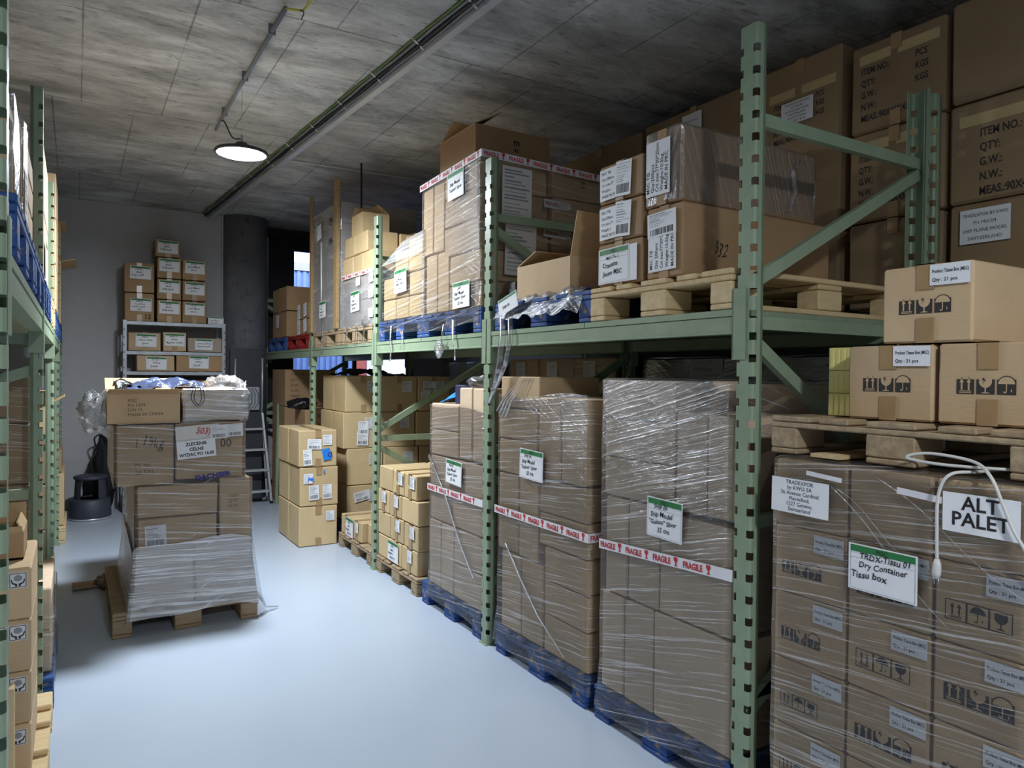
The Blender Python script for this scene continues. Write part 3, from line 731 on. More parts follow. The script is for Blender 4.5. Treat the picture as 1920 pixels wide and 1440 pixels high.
# large kraft cartons behind
GK = 'large kraft cartons stacked four high'
pallet(2.05, 6.37, 0, 'wood_blue', 'blue pallet under the large kraft cartons stacked four high', 'blue pallets on the floor', L=.85, W=.75, H=.12)
lz = [.121, .46, .80, 1.135, 1.475]
cx = [(2.105, 2.455), (2.46, 2.82), (2.825, 3.17)]
lw = ['bottom', 'second', 'third', 'top']; cw = ['aisle-side', 'middle', 'inner']
for t in range(4):
    for i, (a, b) in enumerate(cx):
        dx = (.02, .02, -.02, .0)[t]
        c = carton(a + dx, b + dx, 6.40, 6.76, lz[t], lz[t + 1], 'card_kraft', f'{lw[t]} {cw[i]} large kraft carton in front row of four-high stack', GK, 'y' if t == 3 else None)
        if t < 4: ship_label(c, (b + dx - .14 - (.02 if i else 0), 6.397, lz[t + 1] - .155), 'f', .10, .105, 0, t * 3 + i, False, mat='paper_old')
        if (t, i) == (2, 0):
            ship_label(c, (a + .11, 6.395, .83), 'f', .11, .13, -.04, 3); ship_label(c, (a + .125, 6.393, .93), 'f', .10, .12, 0.02, 5); ship_label(c, (a + .225, 6.394, 1.03), 'f', .09, .045, -.6, 6, False)
        if (t, i) == (3, 2): ship_label(c, (a + .05, 6.395, 1.33), 'f', .14, .095, -.03, 12); ship_label(c, (a + .03, 6.393, 1.22), 'f', .095, .11, -.03, 13)
        if (t, i) == (0, 0): ship_label(c, (a + .1, 6.395, .30), 'f', .15, .09, .2, 15)
for t in range(4):
    dx = (.02, .02, -.02, .0)[t]
    carton(2.11 + dx, 2.46 + dx, 6.765, 7.12, lz[t], lz[t + 1], 'card_kraft', f'{lw[t]} large kraft carton in the rear row of four-high stack', GK)
m = drape(2.15, 2.75, 6.4, 7.0, lambda u, w_: 1.482 + .055 * math.sin(math.pi * min(1, u * 1.2)) * math.sin(math.pi * w_), 'bag_black', 18, 18, 5, .03); tag(m.build('plastic_bag'), 'flat black plastic bag lying across the four-high kraft stack', 'plastic bag')

# six cartons standing out in the aisle
GD = 'kraft cartons standing on the aisle floor'
dz = [.002, .347, .686, 1.005]
for t in range(3):
    for i, (a, b) in enumerate(((6.155, 6.515), (6.52, 6.88))):
        s = (.0, .005, -.005)[t]
        c = carton(1.625 + s, 1.965 + s, a, b, dz[t], dz[t + 1] - .002, 'card_kraft', f'{("bottom", "middle", "top")[t]} {("front", "rear")[i]} kraft carton of the six standing out on the aisle floor', GD, 'y')
        if i == 0:
            if t == 0: ship_label(c, (1.86, 6.151, .215), 'f', .075, .085, 0, 31, False)
            if t == 1:
                ship_label(c, (1.665, 6.151, .545), 'f', .08, .085, 0, 32, False); ship_label(c, (1.715, 6.149, .40), 'f', .085, .125, .05, 33); ship_label(c, (1.83, 6.151, .405), 'f', .08, .125, .02, 34)
                m = MB(); m.shape((1.70, 6.1475, .555), 'f', [(0, 0), (.1, -.01), (.13, .5), (.9, .2), (1.1, .55), (.8, .6), (1, .9), (.4, .7), (.1, 1)], .05, 'blue_note'); m.build('blue_scrap', c)
                m = MB(); m.shape((1.84, 6.1475, .64), 'f', circ(0, 0, .4, 200, 340, 8) + [(.1, .9)], .025, 'blue_note'); m.build('blue_scrap', c)
            if t == 2:
                ship_label(c, (1.695, 6.151, .84), 'f', .12, .09, -.04, 35); ship_label(c, (1.665, 6.149, .70), 'f', .075, .135, .06, 36); ship_label(c, (1.83, 6.151, .87), 'f', .08, .09, 0, 37, False)
                m = MB(); m.rect((1.835, 6.1495, .735), 'f', .07, .10, 'blue_note', .17); m.text((1.888, 6.1490, .808), 'f', 'D', .042, 'ink_blue', 'c', math.pi + .17, .02); m.build('blue_note', c)['label'] = 'bright blue note with upside-down letter D'
                m = MB(); m.rect((1.70, 6.6, dz[3] - .0005), 't', .12, .09, 'paper', .3); m.build('shipping_label', c)
# dim cartons at the window end
GW = 'dim cartons at the window end'
c = carton(1.98, 2.55, 8.1, 8.7, 1.12, 1.53, 'card_brown', 'big dim brown carton with faint print, on floor stack by column', GW, art=lambda mb, a, b: [mb.text((a[0] + .06, a[1], 1.46 - i * .06), 'f', s, .03, 'print_black') for i, s in enumerate(('ITEM NO.:', 'QTY:', 'G.W.:', 'N.W.:', 'MEAS.:'))])
c = carton(1.98, 2.5, 8.12, 8.7, .66, 1.118, 'card_brown', 'dim brown carton under the big faintly printed one by column', GW)
c = carton(1.98, 2.5, 8.12, 8.7, .2, .658, 'card_brown', 'lowest dim brown carton of the floor stack by column', GW)
bx_ = tag(bx('plinth_block', (1.98, 8.12, 0), (2.5, 8.7, .198), 'wood_old'), 'low wooden base under the dim stack by column', 'base')
c = carton(1.97, 2.3, 7.25, 7.65, .72, 1.12, 'card_brown', 'dim carton with white label right behind the six aisle cartons', GW); ship_label(c, (2.17, 7.245, .95), 'f', .1, .15, -.1, 41)
c = carton(1.97, 2.3, 7.25, 7.65, .002, .718, 'card_brown', 'tall dim carton on the floor behind the six aisle cartons', GW)
m = lump((2.0, 7.5, 1.17), .15, .17, .055, 'bag_black', 9, .35); tag(m.build('plastic_bag'), 'crumpled black bag on dim carton behind the six aisle cartons', 'plastic bag')

# ------------------------------------------------------------------ upper level of the main rack
GU = 'cartons on the upper rack level'
# bay by first post: new wooden pallet with five taped cartons
pallet(1.94, 1.738, DZ, 'wood_new', 'pale new wooden pallet on upper level beside the first green post', 'pallets on the upper level', L=1.1)
def tie(parent, P, w, h, up, extra=True):
    text_sheet(parent, P, 'a', w, h, ['MSC TIE', 'Qty:200pcs', 'Crt size:77*30*20cm', 'Weight:10.5kg', 'MADE IN PRC'], w * .105 if up else h * .085, 0, 'l', .005, up=up)
nm = ['bottom', 'middle', 'top']
z = [PT + .002, 2.069, 2.238, 2.408]
for t in range(3):
    c = carton(1.96, 2.66, 2.225, 2.515, z[t], z[t + 1], 'card_brown', f'{nm[t]} taped carton of the three-high column on pale upper pallet', GU, 'x')
    if t == 0:
        mm = MB(); mm.rect((1.9555, 2.50, z[t] + .012), 'a', .25, .15, 'paper'); mm.build('shipping_label', c)
        sheet(c, (1.9545, 2.495, z[t] + .012), 'a', .2, .15, 'MSC', [(.25, .68, .09, 'MSC-Tie 1'), (.12, .45, .14, 'Cravatte'), (.14, .22, .14, 'Jaune MSC')], .02, label='white sheet with green header and handwriting')
    else:
        text_sheet(c, (1.9555, 2.495, z[t] + .015), 'a', .2, .135, ['MSC TIE', 'Qty:200pcs', 'Crt size:77', 'Weight:1', 'MADE IN PRC'], .013, .02, 'l')
        ship_label(c, (1.9545, 2.395, z[t] + .018), 'a', .10, .145, -.06, 50 + t)
def art_932(mb, a, b): mb.text((a[0] + .16, a[1], a[2] + .10), 'f', '932', .06, 'print_black', 'l', -.1, 0, .6, .2, .2)
c = carton(1.96, 2.85, 1.995, 2.20, PT + .002, 2.165, 'card_brown', 'lower long taped carton with upward printing on pale upper pallet', GU, 'x', art_932)
text_sheet(c, (1.9555, 2.18, PT + .03), 'a', .155, .165, ['MSC TIE', 'Qty 200pcs', 'Crt size:77*30*20c', 'Weight:10.5kg', 'MADE IN PRC'], .016, .02, bold=.006, up=True)
ship_label(c, (1.9545, 2.185, PT + .165), 'a', .16, .095, .04, 61)
c = carton(1.96, 2.78, 2.015, 2.215, 2.168, 2.464, 'card_brown', 'upper long film-wrapped carton with upward printing on pale pallet', GU, 'x')
text_sheet(c, (1.9555, 2.2, 2.21), 'a', .135, .215, ['MSC TIE', 'Qty:200pcs', 'Crt size:77*30*20cm', 'Weight:10.5kg.', 'MADE IN PRC'], .018, .0, bold=.006, up=True)
w = wrap(1.965, 2.775, 2.018, 2.212, 2.18, 2.462, 'film_vert', 'thin film around the upper long carton on pale pallet', .004, 4, cap=.06, wave=.004)
m = MB(); streamer(m, [(2.64, 2.006, 2.42), (2.60, 2.0, 2.37), (2.61, 1.998, 2.28), (2.57, 2.0, 2.2)], .018, 'film_bunch'); streamer(m, [(2.775, 2.0, 2.36), (2.74, 1.997, 2.35), (2.735, 1.998, 2.22)], .007, 'film_bunch'); m.build('film_bunch', w)
# blue pallet with open carton
pallet(1.945, 2.53, DZ, 'wood_blue', 'worn blue pallet on upper level under the open carton', 'pallets on the upper level', L=1.1, W=.86)
open_carton(2.0, 2.42, 2.775, 3.25, PT + .004, 2.065, 'card_tan', 'open tan carton with one tall raised flap on blue upper pallet', GU, [('f', .21, 14), ('r', .18, 60), ('b', .18, -70)])
tag(bx('storage_box', (2.02, 3.30, PT + .003), (2.22, 3.385, 2.0), 'lamp_black', bev=.004), 'small black box beside the open carton on upper pallet', 'box')
def zf(u, w_): 
    return PT + .02 - (.11 * max(0, .35 - u) / .35 if True else 0)
m = drape(1.915, 2.06, 2.6, 3.36, zf, 'film_bunch', 10, 34, 2, .03, 11)
streamer(m, [(1.93, 3.28, 1.84), (1.925, 3.27, 1.70), (1.925, 3.30, 1.56), (1.93, 3.36, 1.42), (1.93, 3.42, 1.34)], .022, 'film_bunch')
streamer(m, [(1.93, 3.20, 1.82), (1.925, 3.19, 1.68), (1.93, 3.25, 1.55), (1.93, 3.35, 1.42)], .018, 'film_bunch')
o = tag(m.build('plastic_film'), 'torn clear film draped over blue upper pallet and hanging in strips', 'plastic wrap')
sheet(o, (1.905, 3.27, 1.80), 'a', .19, .085, None, [(.2, .3, .2, 'SHIP 06')], .25, label='creased white sheet with green header')
# tall load with FRAGILE tape
PH = 'in the upper tall load beside the second green post'
pallet(1.945, 3.542, DZ, 'wood_blue', 'film-covered blue pallet under the upper tall load by second post', 'pallets on the upper level', L=1.1)
load([('lowest far', 4.32, 4.15, PT + .002, 2.26), ('lowest middle', 4.148, 3.98, PT + .002, 2.26), ('lowest near', 3.978, 3.56, PT + .002, 2.03), ('second near', 3.978, 3.575, 2.032, 2.212),
      ('upper far', 4.375, 4.212, 2.264, 2.70), ('upper middle', 4.21, 4.055, 2.264, 2.70), ('third near', 4.05, 3.60, 2.216, 2.394), ('fourth near', 4.05, 3.615, 2.396, 2.568), ('fifth near', 4.05, 3.625, 2.57, 2.725)], 1.955, .485, 'card_tan', PH, GU)
for t, (a, b) in enumerate(((PT + .002, 2.03), (2.032, 2.212), (2.216, 2.394), (2.396, 2.568), (2.57, 2.725))):
    c = carton(2.445, 2.93, 3.58, 4.05, a, b, 'card_tan', f'{("lowest", "second", "third", "fourth", "fifth")[t]} inner tan carton {PH}', GU,
               art=(lambda mb, a_, b_: (mb.text((2.66, a_[1], 2.672), 'f', 'm', .026, 'print_black', 'l', 0, .03), mb.text((2.664, a_[1], 2.648), 'f', 'sc', .019, 'print_black', 'l', 0, .03))) if t == 4 else None)
    if t in (1, 2, 3): text_sheet(c, (2.46 - (.05 if t == 1 else .08), 3.574, b - .07), 'f', .17, .05, ['FRAGILE'], .022, -.03, 'l', .02, 'fragile_label', ink='red'); ship_label(c, (2.49, 3.573, b - .065), 'f', .085, .04, -.03, 70 + t, False)
w = wrap(1.955, 2.93, 3.56, 4.36, PT - .10, 2.725, 'film', 'clear stretch film around the upper tall load beside second post', .012, 11, lambda zz: 0, cap=.14)
fragile(w, [(1.938, 4.385, 2.69), (1.938, 3.545, 2.72)], 'a'); fragile(w, [(1.938, 3.543, 2.72), (2.95, 3.543, 2.69)], 'f')
ship_label(w, (2.07, 3.540, 2.40), 'f', .2, .29, -.01, 161, False, 'paper_notice', 'paper_old'); ship_label(w, (2.09, 3.538, 2.07), 'f', .21, .34, -.02, 162, False, 'paper_notice', 'paper_old')
sheet(w, (1.936, 3.965, 2.545), 'a', .21, .165, None, [(.15, .5, .13, 'Ship Model'), (.1, .28, .12, '"Gulsun" Silver')], .03, label='white sheet with handwriting')
sheet(w, (1.936, 3.885, 1.887), 'a', .215, .155, 'MSC', [(.3, .7, .1, 'SHIP'), (.1, .5, .13, 'Ship Model'), (.06, .32, .12, '"Gulsun" Silver'), (.3, .12, .13, '32 cm')], .02, label='white sheet with green header and handwriting')
m = lump((1.912, 4.02, 1.655), .018, .055, .05, 'film_bunch', 15, .4, 4.); m.build('film_bunch', w); m = MB(); streamer(m, [(1.93, 3.98, 1.80), (1.915, 4.0, 1.70)], .01, 'film_bunch'); m.build('film_bunch', w); m = MB(); streamer(m, [(1.93, 3.86, 1.82), (1.925, 3.86, 1.72), (1.925, 3.83, 1.64), (1.93, 3.84, 1.58)], .012, 'film_bunch'); m.build('film_bunch', w)
def art_m(mb, a, b): mb.text((2.36, a[1], 2.945), 'f', 'm', .045, 'ink', 'l', 0, .03); mb.text((2.365, a[1], 2.905), 'f', 'sc', .032, 'ink', 'l', 0, .03)
open_carton(2.09, 2.64, 3.90, 4.40, 2.738, 3.035, 'card_brown', 'brown carton with black monogram, topmost under the ceiling by second post', GU, [('a', .2, -62), ('b', .2, -60)], art_m)
# shorter wrapped load
PH = 'in the upper low load between second and third posts'
pallet(1.945, 4.33, DZ, 'wood_blue', 'film-covered blue pallet under the upper low load before third post', 'pallets on the upper level', L=1.1)
r_ = []
for t, (a, b) in enumerate(((PT + .002, 2.03), (2.032, 2.19))):
    for nm_, ya, yb in (('far', 5.08, 4.84), ('middle', 4.838, 4.6), ('near', 4.598, 4.345)): r_.append((('lowest', 'second-tier')[t] + ' ' + nm_, ya, yb, a, b))
r_ += [('top far', 4.86, 4.61, 2.192, 2.36), ('top near', 4.608, 4.35, 2.192, 2.42)]
load(r_, 1.955, .46, 'card_kraft', PH, GU)
w = wrap(1.955, 2.42, 4.345, 5.08, PT - .10, 2.30, 'film', 'clear stretch film around the upper low load before third post', .01, 8)
m = MB(); m.add([(1.942, 5.09, 2.29), (1.942, 4.335, 2.30), (1.945, 4.335, 2.44), (1.95, 4.7, 2.42), (1.96, 4.95, 2.35), (2.3, 5.05, 2.3), (2.3, 4.4, 2.43)], [(0, 1, 2, 3, 4), (4, 3, 2, 6, 5)], 'film_thick'); m.build('film_bunch', w)
sheet(w, (1.938, 4.82, 2.06), 'a', .22, .165, 'MSC', [(.3, .7, .1, 'CONT'), (.1, .5, .12, 'Tug Model'), (.06, .32, .12, 'Golden Silver'), (.3, .12, .12, '8 cm')], .03, label='white sheet with green header and handwriting')
m = MB(); streamer(m, [(1.935, 4.87, 1.84), (1.93, 4.87, 1.74), (1.928, 4.85, 1.66), (1.93, 4.87, 1.585)], .013, 'film_bunch'); m.build('film_bunch', w); m = MB(); streamer(m, [(1.935, 4.66, 1.80), (1.93, 4.65, 1.72), (1.93, 4.66, 1.665)], .01, 'film_bunch'); m.build('film_bunch', w)
open_carton(2.46, 2.75, 4.5, 4.85, PT + .02, 2.47, 'card_kraft', 'kraft carton with loose flap behind the upper low load', GU, [('f', .1, -40), ('a', .12, -50)])
# bay beyond third post: short wrapped load with loose cartons on top
PH = 'in the upper wrapped load just beyond the third post'
pallet(1.945, 5.286, DZ, 'wood_old', 'old wooden pallet on upper level just beyond the third post', 'pallets on the upper level', L=1.1, W=.78)
r_ = []
for t, (a, b) in enumerate(((PT + .002, 2.085), (2.087, 2.29))):
    for nm_, ya, yb in (('far', 6.02, 5.77), ('middle', 5.768, 5.52), ('near', 5.518, 5.285)): r_.append((('lower', 'upper')[t] + ' ' + nm_, ya, yb, a, b))
load(r_, 1.96, .5, 'card_grey', PH, GU)
w = wrap(1.96, 2.46, 5.285, 6.02, PT - .03, 2.28, 'film_grey', 'milky stretch film around upper load just beyond the third post', .01, 7)
fragile(w, [(1.944, 6.03, 2.285), (1.944, 5.27, 2.275)], 'a', .035)
sheet(w, (1.942, 5.78, 1.995), 'a', .215, .165, 'MSC', [(.3, .7, .1, 'GIFT'), (.2, .5, .14, 'Red'), (.1, .3, .13, 'Notebook'), (.15, .12, .13, 'and pen')], .03, label='white sheet with green header and handwriting')
for i, (y_, z_) in enumerate(((5.36, 2.2), (5.36, 2.08), (5.36, 1.93), (5.66, 2.2))): ship_label(w, (1.943, y_, z_), 'a', .1, .07, .02, 80 + i, False)
m = lump((1.965, 5.44, PT + .02), .03, .11, .05, 'film_bunch', 6, .4)
for y_ in (5.86, 5.62, 5.44): streamer(m, [(1.935, y_, PT), (1.93, y_ - .02, PT - .06), (1.93, y_ + .01, PT - .16)], .012, 'film_bunch')
m.build('film_bunch', w)
GP = 'plain kraft cartons piled on upper load'
for d, ya, yb, a, b, x in (('lowest far', 6.12, 5.845, 2.30, 2.474, 1.98), ('lowest middle', 5.84, 5.605, 2.30, 2.474, 1.98), ('lowest near', 5.60, 5.36, 2.30, 2.474, 1.98),
                           ('second-tier far', 6.08, 5.822, 2.476, 2.648, 1.985), ('second-tier near', 5.818, 5.52, 2.476, 2.648, 1.985)):
    carton(x, x + .27, yb, ya, a, b, 'card_kraft', f'{d} plain kraft carton of the pyramid on upper load beyond third post', GP)
open_carton(2.01, 2.24, 5.69, 5.965, 2.65, 2.822, 'card_kraft', 'topmost plain kraft carton with dark lifted flaps, on pyramid', GP, [('r', .12, -52), ('b', .1, -45)])
carton(2.26, 2.55, 5.5, 5.8, 2.30, 2.64, 'card_kraft', 'plain kraft carton in the rear of the pyramid beyond third post', GP)
carton(2.3, 2.62, 5.3, 5.495, 2.30, 2.62, 'card_kraft', 'plain kraft carton in the rear nearer the third post', GP)
# tall milky load with plank posts
PH = 'in the tall milky load with corner planks'
pallet(1.945, 6.1, DZ, 'wood_old', 'old wooden pallet under the tall milky load with corner planks', 'pallets on the upper level', L=1.1)
hz = [PT + .002 + i * .1845 for i in range(7)]
tw = ['lowest', 'second', 'third', 'fourth', 'fifth', 'sixth']
load([(f'{tw[t]} {c_}', ya, yb, hz[t], hz[t + 1]) for t in range(6) for c_, ya, yb in (('far', 6.89, 6.51), ('near', 6.508, 6.13))], 1.96, .34, 'card_grey', PH, GU)
load([(f'{tw[t]} inner', 6.89, 6.13, hz[t], hz[t + 1]) for t in range(6)], 2.305, .36, 'card_brown', PH, GU)
w = wrap(1.96, 2.67, 6.13, 6.89, PT - .03, 2.985, 'film_grey', 'milky stretch film around the tall load with corner planks', .012, 10, cap=.1)
sheet(w, (1.941, 6.67, 2.0), 'a', .2, .15, 'MSC', [(.3, .7, .1, 'GIFT'), (.2, .5, .14, 'Red'), (.1, .3, .13, 'Notebook'), (.15, .12, .13, 'and pen')], .02, label='white sheet with green header and handwriting')
sheet(w, (1.939, 6.80, 2.72), 'a', .2, .17, None, [], .1, label='creased white sheet with dark edge')
m = MB()
for i, (y_, z_, s) in enumerate(((6.40, 2.82, '924'), (6.40, 2.64, '904'))): m.text((1.944, y_, z_), 'a', s, .07, 'ink', 'l', .1, .01, .7, .1, .15)
m.build('marker_writing', w)
m = MB(); streamer(m, [(1.94, 6.75, 2.92), (1.935, 6.74, 2.8), (1.938, 6.76, 2.72)], .02, 'film_bunch'); streamer(m, [(1.94, 6.62, 2.7), (1.938, 6.6, 2.3), (1.938, 6.6, 2.15)], .012, 'tape_white'); streamer(m, [(1.938, 6.58, 2.0), (1.94, 6.56, 1.86), (1.93, 6.58, 1.66)], .014, 'film_bunch'); m.build('film_bunch', w)
for i, y_ in enumerate((6.105, 6.90)):
    tag(bx('plank', (1.925, y_, PT), (1.955, y_ + .09 if i == 0 else y_ + .05, 3.18), 'wood_post', bev=.003), f'brown wooden plank upright at the {("near", "far")[i]} corner of tall milky load', 'plank', 'corner planks')
m = MB(); m.tube([(2.12, 6.05, CH), (2.12, 6.04, 2.9), (2.12, 6.045, 2.5)], .008, 'cord_black'); tag(m.build('hanging_cable'), 'thin black cable hanging from ceiling before the tall milky load', 'cable')
# last bay
pallet(1.945, 7.05, DZ, 'wood_red', 'red pallet on upper level beyond the tall milky load', 'pallets on the upper level', L=1.1)
pallet(1.945, 7.95, DZ, 'wood_blue', 'dark blue pallet on upper level next to the round column', 'pallets on the upper level', L=1.1)
for i, (a, b) in enumerate(((PT + .002, 2.17), (2.172, 2.44))):
    c = carton(1.96, 2.42, 7.97, 8.62, a, b, 'card_brown', f'{("lower", "upper")[i]} brown carton on dark blue upper pallet near round column', GU, 'x')
    if i == 0: ship_label(c, (1.955, 8.42, 2.0), 'a', .14, .14, 0, 91, False)
carton(2.43, 2.85, 7.97, 8.62, PT + .002, 2.43, 'card_brown', 'brown inner carton on dark blue upper pallet near round column', GU)
for i, (a, b) in enumerate(((PT + .002, 2.035), (2.037, 2.20))):
    c = carton(1.97, 2.3, 7.12, 7.56, a, b, 'card_brown', f'{("lower", "upper")[i]} small carton with white labels on red upper pallet', GU)
    ship_label(c, (1.965, 7.54, a + .005), 'a', .12, .15, 0, 95 + i, False); ship_label(c, (1.965, 7.30, a + .02), 'a', .12, .13, .1, 97 + i, False)

# ------------------------------------------------------------------ big boxes on the back rack
GB = 'big printed brown boxes on the back rack'
X2 = 3.15
def art_item(full, h=.035, dx=.05, top=.12, n=5, right=True, meas='MEAS.:90X46X43CM'):
    def f(mb, a, b):
        L = ['ITEM NO.:', 'QTY:', 'G.W.:', 'N.W.:', meas]; H = b[2] - a[2]
        for i, s in enumerate(L): mb.text((a[0], b[1] - dx, b[2] - top - i * h * 1.75), 'a', s, h, 'print_black', 'l', 0, .025, .74)
        if right:
            for i, s in enumerate(('PCS', 'KGS', 'KGS')): mb.text((a[0], b[1] - (b[1] - a[1]) * .70, b[2] - top - i * h * 1.75), 'a', s, h, 'print_black', 'l', 0, .025, .74)
        mb.rect((a[0], b[1] - .04, b[2] - top + h * 1.5), 'a', (b[1] - a[1]) * .35, .045, 'tape_pale', 0, .001); mb.rect((a[0], b[1] - (b[1] - a[1]) * .52, b[2] - top + h * 1.5), 'a', (b[1] - a[1]) * .42, .045, 'tape_pale', 0, .001)
    return f
pallet(3.142, .7, DZ, 'wood_old', 'wooden pallet under the big boxes behind the near raised boxes', 'pallets on the back rack', L=.95, W=.93, H=.08)
pallet(3.142, 1.755, DZ, 'wood_old', 'wooden pallet under the big boxes behind the first green post', 'pallets on the back rack', L=.95, W=.87, H=.08)
bt = [DZ + .082, 2.225, 2.64, 3.06]
def big(y0, y1, z0, z1, d, art=None, tape='x'):
    return carton(X2, X2 + .9, y0, y1, z0, z1, 'card_big', d, GB, tape, art, .006, bev=.01)
c = big(.74, 1.655, bt[0], bt[1], 'lowest big box behind the near raised tissue cartons')
text_sheet(c, (X2 - .006, 1.60, bt[1] - .17), 'a', .19, .14, ['TRADEXPOR BY KWO', 'P/1 MSC04', 'SHIP PLANE MODEL', 'SWITZERLAND'], .014)
big(.74, 1.655, bt[1] + .002, bt[2], 'middle big box printed with measures behind the near raised cartons', art_item(1, .034, .12, .15, right=False))
big(.74, 1.655, bt[2] + .002, 3.07, 'topmost plain big box at the ceiling nearest the end wall')
big(1.672, 2.115, bt[0], bt[1], 'lowest big box of the narrow printed column')
big(1.672, 2.115, bt[1] + .002, bt[2], 'middle big box of the narrow printed column', art_item(1, .03, .05, .13))
big(1.672, 2.11, bt[2] + .002, 3.055, 'topmost big box of the narrow printed column', art_item(1, .031, .05, .14))
c = big(2.16, 2.625, bt[1] - .0, 3.12, 'tall big box with white address sheet behind the first post', art_item(1, .026, .07, .22))
text_sheet(c, (X2 - .006, 2.50, 2.80), 'a', .19, .115, ['TRADEXPOR BY KWO', 'P/1 MSC04', '40 CM PLANE MODEL', 'SWITZERLAND', 'MADE IN CHINA', 'CTN NO. 40-40'], .011)
big(2.16, 2.625, bt[0], bt[1] - .002, 'lowest big box under the tall one with address sheet')
pallet(3.142, 2.68, DZ, 'wood_old', 'wooden pallet under the three long big boxes further along', 'pallets on the back rack', L=.95, W=.86, H=.08)
pallet(3.142, 3.67, DZ, 'wood_old', 'wooden pallet under the tall big box behind second post', 'pallets on the back rack', L=.95, W=.8, H=.08)
c = big(2.70, 3.57, 2.66, 3.11, 'long big box near ceiling with two white sheets')
text_sheet(c, (X2 - .006, 3.22, 2.90), 'a', .16, .17, ['Packing list no.', 'MSC 37 cm', 'gift'], .014); text_sheet(c, (X2 - .004, 3.16, 2.82), 'a', .13, .1, ['made in prc'], .012)
big(2.70, 3.57, 2.21, 2.655, 'long big box under the one with two white sheets'); big(2.70, 3.57, bt[0], 2.205, 'lowest long big box under two others behind taped cartons')
big(3.6, 4.47, 2.66, 3.10, 'long big box near ceiling further from the camera'); big(3.6, 4.47, bt[0], 2.655, 'tall big box behind the upper load by second post')
# wrapped loads below on the back rack
pallet(3.142, 3.78, 0, 'wood_old', 'wooden pallet under the tan wrapped load at the back', 'pallets at the back', W=1.45)
GQ = 'wrapped cartons at the back'
for t in range(4):
    for i, (a, b) in enumerate(((3.8, 4.28), (4.285, 4.75), (4.755, 5.2))):
        c = carton(3.13, 3.6, a, b, .147 + t * .37, .147 + (t + 1) * .37, 'card_brown', f'{("lowest", "second", "third", "top")[t]} {("near", "middle", "far")[i]} carton of tan wrapped load at the back', GQ)
        if t == 3: ship_label(c, (3.125, b - .12, 1.47), 'a', .14, .13, 0, 120 + i, False, mat='paper_old')
wrap(3.13, 3.6, 3.8, 5.2, .1, 1.62, 'film', 'clear film around the tan wrapped load at the back', .01, 8)
for i, (a, b, lb) in enumerate(((1.98, 3.55, 'beneath the big printed boxes'), (5.6, 6.35, 'beyond the tan wrapped load'))):
    pallet(3.142, a, 0, 'wood_old', f'wooden pallet under the black wrapped load {lb}', 'pallets at the back', W=b - a)
    c = carton(3.14, 3.9, a + .03, b - .03, .147, 1.60, 'card_brown', f'bulky carton inside black film {lb}', GQ)
    w = wrap(3.14, 3.9, a + .03, b - .03, .1, 1.60, 'film_black', f'shiny black stretch film around the load {lb}', .012, 14, cap=.3, jit=.012)
    if i == 0: ship_label(w, (3.122, 3.1, 1.45), 'a', .25, .15, 0, 130, False, mat='paper_old')

# ------------------------------------------------------------------ near load with tissue cartons
FX = 1.935
pallet(1.92, .79, 0, 'wood_old', 'wooden pallet under the near wrapped tissue cartons', 'wooden pallets on the floor', L=1.0, W=.76, H=.18)
fz = [.182, .392, .603, .815, 1.028, 1.24]
fy = [(1.54, 1.287), (1.283, 1.04), (1.036, .80)]
GT = 'tissue cartons wrapped on the near pallet'
tl = ['bottom', 'second-tier', 'third-tier', 'fourth-tier', 'top']; cl = ['far', 'middle', 'near']
outl = {(0, 0), (1, 2), (2, 3), (0, 1), (2, 0)}
for i, (ya, yb) in enumerate(fy):
    for t in range(5):
        def art(mb, a, b, i=i, t=t):
            if t == 4: return
            k = .052 if i else .044
            P = (a[0], b[1] - .028, a[2] + .062)
            if (i, t) in outl: icons_outline(mb, P, 'a', k * 1.02)
            else: icons_filled(mb, P, 'a', k, 'card_tan')
        c = carton(FX, FX + .42, yb, ya, fz[t], fz[t + 1], 'card_tan', f'{tl[t]} {cl[i]} tissue carton in the near wrapped load facing the aisle', GT, None, art)
        if t < 4: text_sheet(c, (FX - .004, yb + .105, fz[t + 1] - .065), 'a', .1, .055, ['Product: Tissue Box (MSC)', 'Qty : 21 pcs'], .009, 0, 'l', .012, 'product_label')
for t in range(5): carton(FX + .425, FX + .85, .80, 1.54, fz[t], fz[t + 1], 'card_tan', f'{tl[t]} inner tissue carton block of the near wrapped load', GT)
w = wrap(FX, FX + .85, .80, 1.54, .14, 1.24, 'film', 'clear stretch film around the near load of tissue cartons', .008, 12, cap=.25)
m = MB(); 
for A, B, wd in (((1.925, 1.33, 1.175), (1.923, .99, .86), .007), ((1.925, 1.31, 1.17), (1.923, 1.08, 1.0), .005), ((1.925, 1.19, 1.22), (1.923, .82, .98), .006)):
    A, B = V(A), V(B); streamer(m, [A.lerp(B, q / 6) + V((0, 0, .012 * math.sin(q))) for q in range(7)], wd, 'film_bunch')
m.build('film_bunch', w)
text_sheet(w, (1.918, 1.54, 1.075), 'a', .205, .108, ['TRADEXPOR', 'by KWO SA', '36 Avenue Cardinal', 'Mermillod,', '1227 Geneva,', 'Switzerland'], .0125, -.01, bold=.0)
sheet(w, (1.916, 1.266, .893), 'a', .20, .132, 'MSC', [(.17, .69, .13, 'TRDX-Tissu 01'), (.16, .50, .13, 'Dry Container'), (.04, .28, .15, 'Tissu box')], -.0, label='white sheet with green header and handwriting')
text_sheet(w, (1.918, 1.006, 1.11), 'a', .18, .1, ['ALT', 'PALET'], .036, 0, bold=.02)
m = MB(); m.rect((1.92, 1.415, 1.20), 'a', .12, .014, 'tape_white', -.08); m.build('tape_strip', w)
m = MB(); m.rect((1.92, 1.13, 1.185), 'a', .12, .018, 'tape_white', -.08); m.build('tape_strip', w)
